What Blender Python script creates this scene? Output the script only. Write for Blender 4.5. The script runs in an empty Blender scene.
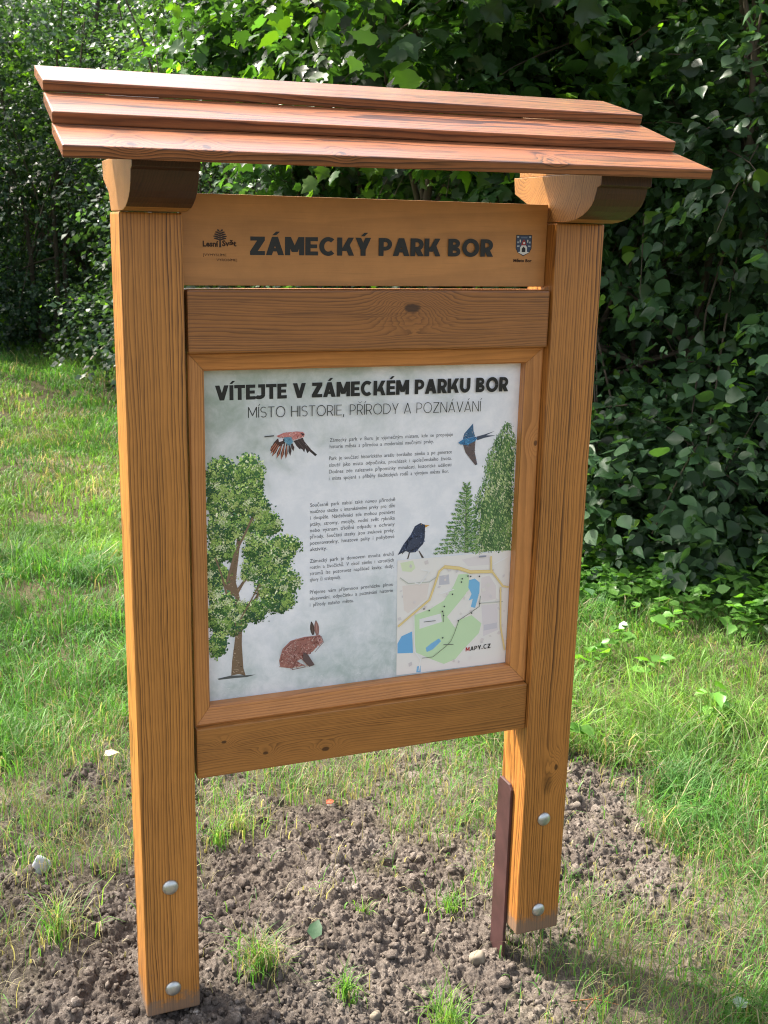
import bpy, bmesh, math, random
import numpy as np
from mathutils import Vector, Matrix
from mathutils.geometry import tessellate_polygon

random.seed(7)
RNG = np.random.default_rng(11)
S = bpy.context.scene
COL = S.collection

# ------------------------------------------------------------------ camera
cam = bpy.data.cameras.new('camera')
cam_ob = bpy.data.objects.new('camera', cam)
COL.objects.link(cam_ob)
cam.sensor_fit = 'VERTICAL'
cam.sensor_height = 36.0
cam.sensor_width = 27.0
cam.lens = 1107.54 * 36.0 / 1024.0
cam.clip_start = 0.05
cam.clip_end = 1000.0
_yaw, _pit, _rol = 0.37526, -0.24759, 0.02213
_d = Vector((math.sin(_yaw) * math.cos(_pit), math.cos(_yaw) * math.cos(_pit), math.sin(_pit)))
_r = Vector((math.cos(_yaw), -math.sin(_yaw), 0))
_u = _r.cross(_d)
_r2 = _r * math.cos(_rol) + _u * math.sin(_rol)
_u2 = -_r * math.sin(_rol) + _u * math.cos(_rol)
CAM = Vector((-0.31062, -2.17241, 1.72536))
cam_ob.matrix_world = Matrix((
    (_r2.x, _u2.x, -_d.x, CAM.x),
    (_r2.y, _u2.y, -_d.y, CAM.y),
    (_r2.z, _u2.z, -_d.z, CAM.z),
    (0, 0, 0, 1)))
cam.dof.use_dof = True
cam.dof.focus_distance = 2.35
cam.dof.aperture_fstop = 15.0
S.camera = cam_ob

# ------------------------------------------------------------------ light
SUN_EL = math.radians(50)
SUN_H = Vector((-0.62, 0.78, 0)).normalized()          # towards the sun: left and behind the board
SUN_DIR = Vector((SUN_H.x * math.cos(SUN_EL), SUN_H.y * math.cos(SUN_EL), math.sin(SUN_EL)))
world = bpy.data.worlds.new('World')
S.world = world
world.use_nodes = True
wn = world.node_tree
bg = wn.nodes['Background']
sky = wn.nodes.new('ShaderNodeTexSky')
sky.sky_type = 'NISHITA'
sky.sun_disc = False
sky.sun_elevation = SUN_EL
sky.sun_rotation = math.atan2(SUN_H.x, SUN_H.y)
sky.air_density = 1.0
sky.dust_density = 6.0
sky.ozone_density = 0.6
hs = wn.nodes.new('ShaderNodeHueSaturation')
hs.inputs['Saturation'].default_value = 0.55      # thin high haze
wn.links.new(sky.outputs[0], hs.inputs['Color'])
wn.links.new(hs.outputs[0], bg.inputs[0])
bg.inputs[1].default_value = 0.15
sun = bpy.data.lights.new('sun', 'SUN')
sun.energy = 3.7
sun.angle = math.radians(1.5)
sun.color = (1.0, 0.93, 0.80)
sun_ob = bpy.data.objects.new('sun', sun)
COL.objects.link(sun_ob)
sun_ob.rotation_euler = SUN_DIR.to_track_quat('Z', 'Y').to_euler()
sun_ob.location = SUN_DIR * 30

S.view_settings.view_transform = 'Standard'
S.view_settings.look = 'None'
S.view_settings.gamma = 1.0
S.view_settings.use_curve_mapping = False
S.view_settings.exposure = 1.75
S.render.engine = 'CYCLES'
S.cycles.max_bounces = 8
S.cycles.diffuse_bounces = 4
S.cycles.glossy_bounces = 3
S.cycles.transmission_bounces = 6
S.cycles.transparent_max_bounces = 8
S.cycles.use_denoising = True
S.cycles.denoising_prefilter = 'NONE'
S.cycles.pixel_filter_type = 'BLACKMAN_HARRIS'
S.cycles.filter_width = 1.1
S.cycles.sample_clamp_indirect = 6.0

# ------------------------------------------------------------------ helpers
def fast_mesh(name, V, F, smooth=False):
    """V (n,3) float array, F (m,k) int array of equal-sized faces"""
    V = np.ascontiguousarray(V, dtype=np.float32)
    F = np.ascontiguousarray(F, dtype=np.int32)
    m, k = F.shape
    me = bpy.data.meshes.new(name)
    me.vertices.add(len(V)); me.vertices.foreach_set('co', V.ravel())
    me.loops.add(m * k); me.loops.foreach_set('vertex_index', F.ravel())
    me.polygons.add(m)
    me.polygons.foreach_set('loop_start', np.arange(0, m * k, k, dtype=np.int32))
    me.polygons.foreach_set('loop_total', np.full(m, k, dtype=np.int32))
    if smooth:
        me.polygons.foreach_set('use_smooth', np.ones(m, dtype=bool))
    me.update(calc_edges=True)
    return me

def vcolor(me, arr, name='tint'):
    a = me.attributes.new(name, 'FLOAT_COLOR', 'POINT')
    c = np.ones((len(me.vertices), 4), dtype=np.float32)
    c[:, :arr.shape[1]] = arr
    a.data.foreach_set('color', c.ravel())

def link(name, me, mat=None, parent=None):
    o = bpy.data.objects.new(name, me)
    COL.objects.link(o)
    if mat is not None:
        me.materials.clear(); me.materials.append(mat)
    if parent is not None:
        o.parent = parent
        if parent.parent is None and parent.type == 'EMPTY':
            o.matrix_parent_inverse = Matrix.Translation(parent.location).inverted()
    return o

def tag(o, label=None, cat=None, group=None, kind=None):
    if label: o['label'] = label
    if cat: o['category'] = cat
    if group: o['group'] = group
    if kind: o['kind'] = kind
    return o

def empty(name, loc, label, cat, group=None):
    o = bpy.data.objects.new(name, None)
    o.empty_display_size = 0.1
    o.location = loc
    COL.objects.link(o)
    return tag(o, label, cat, group)

def from_bm(name, bm):
    bmesh.ops.recalc_face_normals(bm, faces=bm.faces)
    me = bpy.data.meshes.new(name)
    bm.to_mesh(me); bm.free()
    return me

def bevel(bm, w, seg=2):
    if w > 0:
        bmesh.ops.bevel(bm, geom=list(bm.edges), offset=w, segments=seg, profile=0.6, affect='EDGES', clamp_overlap=True)

def box_mesh(name, x0, x1, y0, y1, z0, z1, bw=0.003):
    bm = bmesh.new()
    vs = [bm.verts.new(p) for p in [(x0,y0,z0),(x1,y0,z0),(x1,y1,z0),(x0,y1,z0),(x0,y0,z1),(x1,y0,z1),(x1,y1,z1),(x0,y1,z1)]]
    for f in [(0,1,2,3),(4,5,6,7),(0,1,5,4),(1,2,6,5),(2,3,7,6),(3,0,4,7)]:
        bm.faces.new([vs[i] for i in f])
    bmesh.ops.recalc_face_normals(bm, faces=bm.faces)
    bevel(bm, bw)
    return from_bm(name, bm)

def prism_x(name, prof, x0, x1, bw=0.002, warp=None):
    """profile of (y,z) swept along x"""
    bm = bmesh.new()
    a = [bm.verts.new((x0, y, z)) for y, z in prof]
    b = [bm.verts.new((x1, y, z)) for y, z in prof]
    n = len(prof)
    bm.faces.new(a); bm.faces.new(b[::-1])
    for i in range(n):
        bm.faces.new([a[i], b[i], b[(i + 1) % n], a[(i + 1) % n]])
    bmesh.ops.recalc_face_normals(bm, faces=bm.faces)
    bevel(bm, bw)
    if warp:
        for v in bm.verts: v.co = warp(v.co)
    return from_bm(name, bm)

# ---- value noise in numpy
def _hash(ix, iy, seed):
    ix = ix.astype(np.uint32); iy = iy.astype(np.uint32)
    h = ix * np.uint32(374761393) + iy * np.uint32(668265263) + np.uint32((seed * 2246822519) & 0xffffffff)
    h = (h ^ (h >> np.uint32(13))) * np.uint32(1274126177)
    h = h ^ (h >> np.uint32(16))
    return (h & np.uint32(0xffffff)).astype(np.float64) / 16777216.0

def vnoise(x, y, seed=0):
    x = np.asarray(x, float) + 1000.0; y = np.asarray(y, float) + 1000.0
    ix = np.floor(x).astype(np.int64); iy = np.floor(y).astype(np.int64)
    fx = x - ix; fy = y - iy
    fx = fx * fx * (3 - 2 * fx); fy = fy * fy * (3 - 2 * fy)
    a = _hash(ix, iy, seed); b = _hash(ix + 1, iy, seed); c = _hash(ix, iy + 1, seed); d = _hash(ix + 1, iy + 1, seed)
    return (a * (1 - fx) + b * fx) * (1 - fy) + (c * (1 - fx) + d * fx) * fy

def fbm(x, y, seed=0, octv=4):
    s = 0; a = 0.5; t = 0
    for k in range(octv):
        s = s + a * vnoise(x * 2 ** k, y * 2 ** k, seed + k * 17); t += a; a *= 0.5
    return s / t

def clods(x, y, cell, seed):
    """rounded lumps: 1 - (nearest jittered point distance)^2, with a random size per lump"""
    gx = x / cell + 1000.0; gy = y / cell + 1000.0
    ix = np.floor(gx).astype(np.int64); iy = np.floor(gy).astype(np.int64)
    best = np.zeros_like(gx)
    for dx in (-1, 0, 1):
        for dy in (-1, 0, 1):
            jx = ix + dx; jy = iy + dy
            px = jx + _hash(jx, jy, seed); py = jy + _hash(jx, jy, seed + 5)
            r = 0.35 + 0.55 * _hash(jx, jy, seed + 9)
            d2 = ((gx - px) ** 2 + (gy - py) ** 2) / (r * r)
            best = np.maximum(best, np.sqrt(np.clip(1 - d2, 0, 1)) * r)
    return best

def sstep(a, b, x):
    t = np.clip((np.asarray(x, float) - a) / (b - a), 0, 1)
    return t * t * (3 - 2 * t)

# ------------------------------------------------------------------ node helpers
class NT:
    def __init__(self, mat):
        mat.use_nodes = True
        self.t = mat.node_tree
        self.t.nodes.clear()
    def n(self, typ, **kw):
        nd = self.t.nodes.new(typ)
        for k, v in kw.items(): setattr(nd, k, v)
        return nd
    def l(self, a, b): self.t.links.new(a, b)
    def put(self, sock, v):
        if hasattr(v, 'is_output') or isinstance(v, bpy.types.NodeSocket): self.l(v, sock)
        else: sock.default_value = v
    def math(self, op, a, b=0.0, c=None, clamp=False):
        nd = self.n('ShaderNodeMath', operation=op); nd.use_clamp = clamp
        self.put(nd.inputs[0], a); self.put(nd.inputs[1], b)
        if c is not None: self.put(nd.inputs[2], c)
        return nd.outputs[0]
    def noise(self, vec, scale, detail=2.0, rough=0.5, dist=0.0):
        nd = self.n('ShaderNodeTexNoise')
        if vec is not None: self.l(vec, nd.inputs['Vector'])
        nd.inputs['Scale'].default_value = scale; nd.inputs['Detail'].default_value = detail
        nd.inputs['Roughness'].default_value = rough; nd.inputs['Distortion'].default_value = dist
        return nd.outputs[0]
    def comb(self, x, y, z):
        nd = self.n('ShaderNodeCombineXYZ')
        self.put(nd.inputs[0], x); self.put(nd.inputs[1], y); self.put(nd.inputs[2], z)
        return nd.outputs[0]
    def mix(self, f, a, b, blend='MIX'):
        nd = self.n('ShaderNodeMix', data_type='RGBA', blend_type=blend)
        self.put(nd.inputs[0], f); self.put(nd.inputs[6], a); self.put(nd.inputs[7], b)
        return nd.outputs[2]
    def ramp(self, f, stops):
        nd = self.n('ShaderNodeValToRGB')
        cr = nd.color_ramp
        while len(cr.elements) < len(stops): cr.elements.new(0.5)
        for e, (p, c) in zip(cr.elements, stops):
            e.position = p; e.color = c if len(c) == 4 else (*c, 1)
        self.put(nd.inputs[0], f)
        return nd.outputs[0]
    def maprange(self, v, a, b, c=0.0, d=1.0, smooth=True):
        nd = self.n('ShaderNodeMapRange', interpolation_type='SMOOTHSTEP' if smooth else 'LINEAR')
        self.put(nd.inputs[0], v)
        for i, k in enumerate((a, b, c, d)): nd.inputs[i + 1].default_value = k
        return nd.outputs[0]
    def bump(self, h, strength=0.3, dist=0.001):
        nd = self.n('ShaderNodeBump')
        nd.inputs['Strength'].default_value = strength; nd.inputs['Distance'].default_value = dist
        self.l(h, nd.inputs['Height'])
        return nd.outputs[0]
    def bsdf(self, color, rough=0.5, spec=0.5, normal=None, metal=0.0, coat=0.0, coat_rough=0.2):
        b = self.n('ShaderNodeBsdfPrincipled')
        self.put(b.inputs['Base Color'], color if not isinstance(color, tuple) else (*color[:3], 1))
        self.put(b.inputs['Roughness'], rough)
        b.inputs['Specular IOR Level'].default_value = spec
        b.inputs['Metallic'].default_value = metal
        b.inputs['Coat Weight'].default_value = coat
        b.inputs['Coat Roughness'].default_value = coat_rough
        if normal is not None: self.l(normal, b.inputs['Normal'])
        return b.outputs[0]
    def out(self, sh):
        o = self.n('ShaderNodeOutputMaterial'); self.l(sh, o.inputs[0])

def plain(name, col, rough=0.6, spec=0.4, metal=0.0, vary=0.12, scale=60):
    m = bpy.data.materials.new(name); k = NT(m)
    tc = k.n('ShaderNodeTexCoord').outputs['Object']
    v = k.noise(tc, scale, 4, 0.6)
    c = k.mix(v, (*[c * (1 - vary) for c in col], 1), (*[min(1, c * (1 + vary)) for c in col], 1))
    k.out(k.bsdf(c, rough, spec, metal=metal))
    return m

def wood(name, axis, pith, freq=110, light=(0.50, 0.23, 0.055), dark=(0.20, 0.075, 0.014), warp=0.035, seed=0.0,
         knots=(), rough=0.42, coat=0.15, ring_pow=2.2, ring_amt=0.75, tone=0.25, fibre=0.25, coat_rough=0.25, bumpk=0.25, stain=None, mud=False):
    """solid timber: growth rings round a pith line, fibres along the grain, knots where the grain swerves"""
    m = bpy.data.materials.new(name); k = NT(m)
    tc = k.n('ShaderNodeTexCoord').outputs['Object']
    sp = k.n('ShaderNodeSeparateXYZ'); k.l(tc, sp.inputs[0])
    if axis == 'Z': al, c1, c2 = sp.outputs[2], sp.outputs[0], sp.outputs[1]
    elif axis == 'X': al, c1, c2 = sp.outputs[0], sp.outputs[2], sp.outputs[1]
    else: al, c1, c2 = sp.outputs[1], sp.outputs[2], sp.outputs[0]
    low = k.comb(k.math('MULTIPLY', c1, 5.0), k.math('MULTIPLY', c2, 5.0), k.math('MULTIPLY_ADD', al, 0.9, seed))
    wv = k.math('MULTIPLY', k.math('SUBTRACT', k.noise(low, 1.0, 3.0, 0.45), 0.5), warp * 2)
    mid = k.comb(k.math('MULTIPLY', c1, 40.0), k.math('MULTIPLY', c2, 40.0), k.math('MULTIPLY_ADD', al, 4.0, seed + 3))
    wv = k.math('MULTIPLY_ADD', k.math('SUBTRACT', k.noise(mid, 1.0, 3.0), 0.5), 0.013, wv)
    d = k.math('SQRT', k.math('ADD', k.math('POWER', k.math('SUBTRACT', c1, pith[0]), 2.0),
                              k.math('POWER', k.math('SUBTRACT', c2, pith[1]), 2.0)))
    d = k.math('ADD', d, wv)
    # uneven growth: wide and narrow years
    d = k.math('ADD', d, k.math('MULTIPLY', k.math('SUBTRACT', k.noise(k.comb(k.math('MULTIPLY', d, 38.0), seed, 0.0), 1.0, 2.0), 0.5), 0.022))
    kcore = None
    for (ka, kb, kr) in knots:
        da = k.math('MULTIPLY', k.math('SUBTRACT', al, ka), 0.6)
        db = k.math('SUBTRACT', c1, kb)
        nz = k.math('MULTIPLY', k.math('SUBTRACT', k.noise(tc, 45.0, 2.0), 0.5), kr * 0.8)
        r = k.math('ADD', k.math('SQRT', k.math('ADD', k.math('POWER', da, 2.0), k.math('POWER', db, 2.0))), nz)
        g = k.math('POWER', 2.718, k.math('MULTIPLY', k.math('POWER', k.math('DIVIDE', r, kr * 3.2), 2.0), -1.0))
        d = k.math('MULTIPLY_ADD', g, kr * 4.5, d)
        core = k.maprange(r, kr * 0.55, kr * 1.0, 1.0, 0.0)
        kcore = core if kcore is None else k.math('MAXIMUM', kcore, core)
    rg = k.math('FRACT', k.math('MULTIPLY', d, freq))
    # soft rise to dark latewood, quick fall
    up = k.math('POWER', rg, ring_pow)
    fall = k.maprange(rg, 0.86, 1.0, 1.0, 0.0)
    ring = k.math('MULTIPLY', up, fall)
    per = k.noise(k.comb(k.math('MULTIPLY', d, freq * 0.6), seed, 0.0), 1.0, 1.0)
    ring = k.math('MULTIPLY', ring, k.math('MULTIPLY_ADD', per, 1.5, 0.02))
    vis = k.noise(k.comb(k.math('MULTIPLY', c1, 18.0), k.math('MULTIPLY', c2, 18.0), k.math('MULTIPLY_ADD', al, 1.6, seed + 7)), 1.0, 3.0)
    ring = k.math('MULTIPLY', ring, k.maprange(vis, 0.25, 0.7, 0.45, 1.15))
    fb = k.comb(k.math('MULTIPLY', c1, 900.0), k.math('MULTIPLY', c2, 900.0), k.math('MULTIPLY', al, 14.0))
    fn = k.noise(fb, 1.0, 3.0, 0.6)
    light = tuple(c * 0.82 for c in light); dark = tuple(c * 0.52 for c in dark)
    col = k.mix(k.math('MULTIPLY', ring, ring_amt * 1.55, clamp=True), (*light, 1), (*dark, 1))
    fl = k.math('MULTIPLY_ADD', k.math('SUBTRACT', fn, 0.5), fibre * 2.2, 1.0)
    tn = k.comb(k.math('MULTIPLY', c1, 14.0), k.math('MULTIPLY', c2, 14.0), k.math('MULTIPLY_ADD', al, 2.2, seed))
    tnn = k.math('MULTIPLY_ADD', k.math('SUBTRACT', k.noise(tn, 1.0, 4.0, 0.55), 0.5), tone * 2.4, 1.0)
    bl = k.math('MULTIPLY_ADD', k.math('SUBTRACT', k.noise(tc, 22.0, 5.0, 0.65), 0.5), tone * 1.2, 1.0)
    f = k.math('MULTIPLY', k.math('MULTIPLY', fl, tnn), bl)
    sc = k.n('ShaderNodeVectorMath', operation='SCALE'); k.l(col, sc.inputs[0]); k.l(f, sc.inputs['Scale'])
    col = sc.outputs[0]
    # short dark resin streaks along the grain
    stv = k.comb(k.math('MULTIPLY', c1, 260.0), k.math('MULTIPLY', c2, 260.0), k.math('MULTIPLY_ADD', al, 7.0, seed))
    stk = k.maprange(k.noise(stv, 1.0, 2.0, 0.5), 0.60, 0.74, 0.0, 0.55)
    col = k.mix(k.math('MULTIPLY', stk, ring_amt), col, (*[c * 0.9 for c in dark], 1))
    if kcore is not None:
        col = k.mix(k.math('MULTIPLY', kcore, 0.85), col, (dark[0] * 0.45, dark[1] * 0.4, dark[2] * 0.5, 1))
    if stain:
        for (sa, sb, sr) in stain:
            r = k.math('SQRT', k.math('ADD', k.math('POWER', k.math('MULTIPLY', k.math('SUBTRACT', al, sa), 0.45), 2.0), k.math('POWER', k.math('SUBTRACT', c1, sb), 2.0)))
            r = k.math('ADD', r, k.math('MULTIPLY', k.noise(tc, 60.0, 3.0), sr * 0.8))
            col = k.mix(k.maprange(r, sr * 0.6, sr * 1.5, 0.6, 0.0), col, (dark[0] * 0.5, dark[1] * 0.5, dark[2] * 0.5, 1))
    if mud:
        md_ = k.math('SUBTRACT', k.math('MULTIPLY_ADD', k.noise(tc, 38.0, 5, 0.7), 0.16, -0.035), al)
        col = k.mix(k.maprange(md_, -0.012, 0.03, 0.0, 0.75), col, (0.15, 0.115, 0.09, 1))
        sp2 = k.math('MULTIPLY', k.maprange(k.noise(tc, 120.0, 3, 0.6), 0.68, 0.74), k.maprange(al, 0.05, 0.45, 0.6, 0.0))
        col = k.mix(sp2, col, (0.15, 0.115, 0.09, 1))
    hgt = k.math('ADD', k.math('MULTIPLY', ring, 1.0), k.math('MULTIPLY', fn, 0.7))
    nrm = k.bump(hgt, bumpk, 0.0008)
    rgh = k.math('MULTIPLY_ADD', fn, 0.25, rough - 0.12)
    k.out(k.bsdf(col, rgh, 0.45, nrm, coat=coat, coat_rough=coat_rough))
    return m
# ------------------------------------------------------------------ ground
def base_h(x, y):
    x = np.asarray(x, float); y = np.asarray(y, float)
    h = -0.022 - 0.062 * sstep(0.05, 0.95, x) * (1 - 0.4 * sstep(1.6, 3.0, x))
    far = sstep(1.2, 4.0, np.hypot(x - 0.5, y - 0.2))
    h = h + far * (fbm(x * 0.35, y * 0.35, 3, 3) - 0.5) * 0.22
    h = h + (fbm(x * 1.7, y * 1.7, 5, 3) - 0.5) * 0.035
    h = h - 0.030 * np.exp(-(((x - 0.97) / 0.26) ** 2 + ((y - 0.02) / 0.24) ** 2))
    return h

def soil_amount(x, y):
    """1 on the dug-over soil round the posts, 0 in the lawn"""
    x = np.asarray(x, float); y = np.asarray(y, float)
    d = np.sqrt(((x - 0.47) / 0.80) ** 2 + ((y - 0.14) / 0.80) ** 2)
    arm = np.exp(-(((x - 1.55) * 0.75 + (y - 0.75) * -0.66) / 0.22) ** 2) * np.exp(-(((x - 1.55) * 0.66 + (y - 0.75) * 0.75) / 0.6) ** 2)
    n = fbm(x * 2.6, y * 2.6, 21, 4)
    n2 = fbm(x * 8.0, y * 8.0, 27, 3)
    s = 1.60 - d - (n - 0.5) * 1.7 - (n2 - 0.5) * 1.1
    s = np.maximum(s, arm * 0.95 - (n2 - 0.5) * 1.2 - (n - 0.5) * 0.6 - 0.1)
    return sstep(0.12, 0.88, s)

def worn(x, y):
    """trodden, thin lawn round the building site"""
    x = np.asarray(x, float); y = np.asarray(y, float)
    d = np.sqrt(((x - 0.50) / 1.05) ** 2 + ((y - 0.40) / 1.05) ** 2)
    return sstep(1.35, 0.75, d + (fbm(x * 2.0, y * 2.0, 121, 3) - 0.5) * 0.9)

def ground_h(x, y):
    s = soil_amount(x, y)
    wx = x + (fbm(x * 45, y * 45, 41, 2) - 0.5) * 0.035; wy = y + (fbm(x * 45, y * 45, 43, 2) - 0.5) * 0.035
    c = clods(wx, wy, 0.10, 1) * 0.017 * vnoise(x * 5, y * 5, 60) * 1.6
    c = c + clods(wx, wy, 0.042, 2) * 0.017
    c = c + clods(wx + 0.3 * wy, wy, 0.024, 3) * 0.014 + clods(wx, wy - 0.2 * wx, 0.012, 4) * 0.007
    c = c + (np.abs(fbm(x * 70, y * 70, 44, 3) - 0.5) * 2) ** 0.8 * -0.016 + (vnoise(x * 190, y * 190, 49) - 0.5) * 0.005
    c = c + (fbm(x * 4, y * 4, 46, 2) - 0.5) * 0.05
    return base_h(x, y) + c * (0.25 + 0.75 * s) - 0.012

def axis_lines(lo, hi, step, outs, grow):
    core = list(np.arange(lo, hi, step))
    a = [lo]; st = step
    while a[-1] > -outs: st *= grow; a.append(a[-1] - st)
    b = [core[-1]]; st = step
    while b[-1] < outs: st *= grow; b.append(b[-1] + st)
    return np.array(a[:0:-1] + core + b[1:])

gx = axis_lines(-0.6, 2.1, 0.0038, 120, 1.07)
gy = axis_lines(-0.6, 1.4, 0.0038, 120, 1.07)
GX, GY = np.meshgrid(gx, gy)
GZ = ground_h(GX, GY)
near = np.hypot(GX, GY)
GZ = np.where(near > 40, base_h(GX, GY) , GZ)
V = np.stack([GX.ravel(), GY.ravel(), GZ.ravel()], 1)
nx, ny = len(gx), len(gy)
idx = np.arange(nx * ny).reshape(ny, nx)
F = np.stack([idx[:-1, :-1].ravel(), idx[:-1, 1:].ravel(), idx[1:, 1:].ravel(), idx[1:, :-1].ravel()], 1)
me = fast_mesh('ground', V, F, False)
sa = np.maximum(soil_amount(V[:, 0], V[:, 1]), 0.75 * worn(V[:, 0], V[:, 1]))
vcolor(me, np.stack([sa, sa, sa], 1), 'soil')

m = bpy.data.materials.new('ground'); k = NT(m)
tc = k.n('ShaderNodeTexCoord').outputs['Object']
at = k.n('ShaderNodeAttribute'); at.attribute_name = 'soil'
so = at.outputs['Fac']
n3 = k.noise(tc, 3.2, 3, 0.5); n1 = k.math('ADD', k.math('MULTIPLY', k.noise(tc, 9.0, 6, 0.65), 0.6), k.math('MULTIPLY', n3, 0.42)); n2 = k.noise(tc, 140.0, 4, 0.7)
soil = k.ramp(k.math('ADD', k.math('MULTIPLY', n1, 0.65), k.math('MULTIPLY', n2, 0.4)),
              [(0.34, (0.040, 0.033, 0.029)), (0.48, (0.083, 0.067, 0.056)), (0.60, (0.155, 0.130, 0.111)), (0.72, (0.35, 0.31, 0.275))])
thatch = k.ramp(k.math('ADD', k.math('MULTIPLY', n1, 0.5), k.math('MULTIPLY', n2, 0.5)),
                [(0.34, (0.030, 0.030, 0.014)), (0.48, (0.068, 0.062, 0.030)), (0.64, (0.15, 0.125, 0.072))])
k.out(k.bsdf(k.mix(so, thatch, soil), 0.95, 0.15, k.bump(k.noise(tc, 260.0, 5, 0.75), 0.9, 0.005)))
MAT_GROUND = m
tag(link('ground', me, m), kind='structure')

# crumbled soil lumps lying on the dug area
ico = bmesh.new(); bmesh.ops.create_icosphere(ico, subdivisions=2, radius=1.0)
IV = np.array([v.co[:] for v in ico.verts]); IF = np.array([[v.index for v in f.verts] for f in ico.faces]); ico.free()
N = 10000
px = RNG.uniform(-0.7, 2.2, N * 3); py = RNG.uniform(-0.7, 1.5, N * 3)
keep = RNG.uniform(0, 1, N * 3) < soil_amount(px, py) * (0.35 + 0.9 * (vnoise(px * 4, py * 4, 77)))
px, py = px[keep][:N], py[keep][:N]
sz = np.clip(np.exp(RNG.normal(math.log(0.0038), 0.55, len(px))), 0.0018, 0.016)
pz = ground_h(px, py)
Vs = []; Fs = []
for i in range(len(px)):
    q = IV * (1 + 0.75 * (RNG.random((len(IV), 1)) - 0.5)) * RNG.uniform(0.55, 1.25, 3) * sz[i]
    a = RNG.uniform(0, 6.28); ca, sa_ = math.cos(a), math.sin(a)
    R = np.array([[ca, -sa_, 0], [sa_, ca, 0], [0, 0, 1]])
    Vs.append(q @ R.T + (px[i], py[i], pz[i] + sz[i] * 0.15)); Fs.append(IF + i * len(IV))
me = fast_mesh('soil_clods', np.concatenate(Vs), np.concatenate(Fs), False)
m = bpy.data.materials.new('soil_clods'); k = NT(m)
tc = k.n('ShaderNodeTexCoord').outputs['Object']
n1 = k.noise(tc, 14.0, 5, 0.65); n2 = k.noise(tc, 170.0, 4, 0.7)
c = k.ramp(k.math('ADD', k.math('MULTIPLY', n1, 0.65), k.math('MULTIPLY', n2, 0.4)),
           [(0.34, (0.044, 0.036, 0.031)), (0.48, (0.089, 0.072, 0.060)), (0.60, (0.165, 0.138, 0.118)), (0.72, (0.36, 0.32, 0.285))])
k.out(k.bsdf(c, 0.95, 0.15, k.bump(n2, 0.8, 0.006)))
tag(link('soil_clods', me, m), 'crumbly grey-brown soil lumps scattered on the dug ground', 'soil', kind='stuff')

# ------------------------------------------------------------------ grass
def blades(px, py, length, width, col, lean=0.5, zoff=0.0, curl=1.0, az=None):
    n = len(px)
    pz = ground_h(px, py) + zoff
    if az is None: az = RNG.uniform(0, 2 * np.pi, n)
    dx, dy = np.cos(az), np.sin(az)
    fac = az + RNG.normal(np.pi / 2, 0.5, n)
    wx, wy = np.cos(fac), np.sin(fac)
    b = np.clip(np.abs(RNG.normal(0, 0.30, n) + lean), 0.02, 1.45)
    rows = []
    for t, wm in ((0.0, 1.0), (0.35, 0.92), (0.7, 0.62), (1.0, 0.0)):
        ang = b * (0.25 * t + 0.75 * t * t * curl)
        r = length * t * np.sin(ang) ; h = length * t * np.cos(ang * 0.95)
        cx, cy, cz = px + dx * r, py + dy * r, pz + np.maximum(h, 0.004 * t)
        if wm > 0:
            rows.append(np.stack([cx - wx * width * wm * .5, cy - wy * width * wm * .5, cz], 1))
            rows.append(np.stack([cx + wx * width * wm * .5, cy + wy * width * wm * .5, cz], 1))
        else:
            rows.append(np.stack([cx, cy, cz], 1))
    V = np.stack(rows, 1)
    T = np.array([[0, 1, 3], [0, 3, 2], [2, 3, 5], [2, 5, 4], [4, 5, 6]])
    F = (np.arange(n)[:, None, None] * 7 + T[None]).reshape(-1, 3)
    shade = np.array([0.75, 0.75, 0.95, 0.95, 1.05, 1.05, 1.1])
    C = col[:, None, :] * shade[None, :, None] ** 0
    return V.reshape(-1, 3), F, np.repeat(col, 7, axis=0)

LUSH = np.array([0.100, 0.235, 0.046]); DEEP = np.array([0.054, 0.150, 0.040]); YEL = np.array([0.185, 0.315, 0.060]); STRAW = np.array([0.34, 0.295, 0.185])
def grass_col(px, py, straw):
    n = len(px)
    a = np.clip(fbm(px * 1.1, py * 1.1, 61, 3) * 1.6 - 0.3 + RNG.normal(0, 0.18, n), 0, 1)[:, None]
    b = np.clip(fbm(px * 0.9, py * 0.9, 67, 3) * 2.6 - 1.05 + RNG.normal(0, 0.2, n), 0, 1)[:, None]
    c = DEEP * (1 - a) + LUSH * a
    c = c * (1 - 0.75 * b) + YEL * 0.75 * b
    s = (RNG.random(n) < straw)[:, None]
    c = np.where(s, STRAW * RNG.uniform(0.55, 1.1, (n, 1)), c)
    return c * RNG.uniform(0.75, 1.25, (n, 1))

def leaf_like(name, trans=0.35, rough=0.45, spec=0.4, tcol=(1.25, 1.35, 0.55)):
    m = bpy.data.materials.new(name); k = NT(m)
    at = k.n('ShaderNodeAttribute'); at.attribute_name = 'tint'
    c = at.outputs['Color']
    p = k.bsdf(c, rough, spec)
    tr = k.n('ShaderNodeBsdfTranslucent')
    k.l(k.mix(1.0, c, (*tcol, 1), 'MULTIPLY'), tr.inputs[0])
    mx = k.n('ShaderNodeMixShader'); mx.inputs[0].default_value = trans
    k.l(p, mx.inputs[1]); k.l(tr.outputs[0], mx.inputs[2])
    k.out(mx.outputs[0])
    return m
MAT_GRASS = leaf_like('grass', 0.42, 0.5, 0.3, (1.6, 1.7, 0.7))

def scatter(n, x0, x1, y0, y1):
    return RNG.uniform(x0, x1, n), RNG.uniform(y0, y1, n)

GV, GF, GC = [], [], []
def add_blades(res):
    V, F, C = res
    off = sum(len(v) for v in GV)
    GV.append(V); GF.append(F + off); GC.append(C)

def in_view(px, py, margin=0.5):
    a = np.arctan2(px - CAM.x, py - CAM.y) - _yaw
    return np.abs(a) < 0.335 + margin

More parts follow.
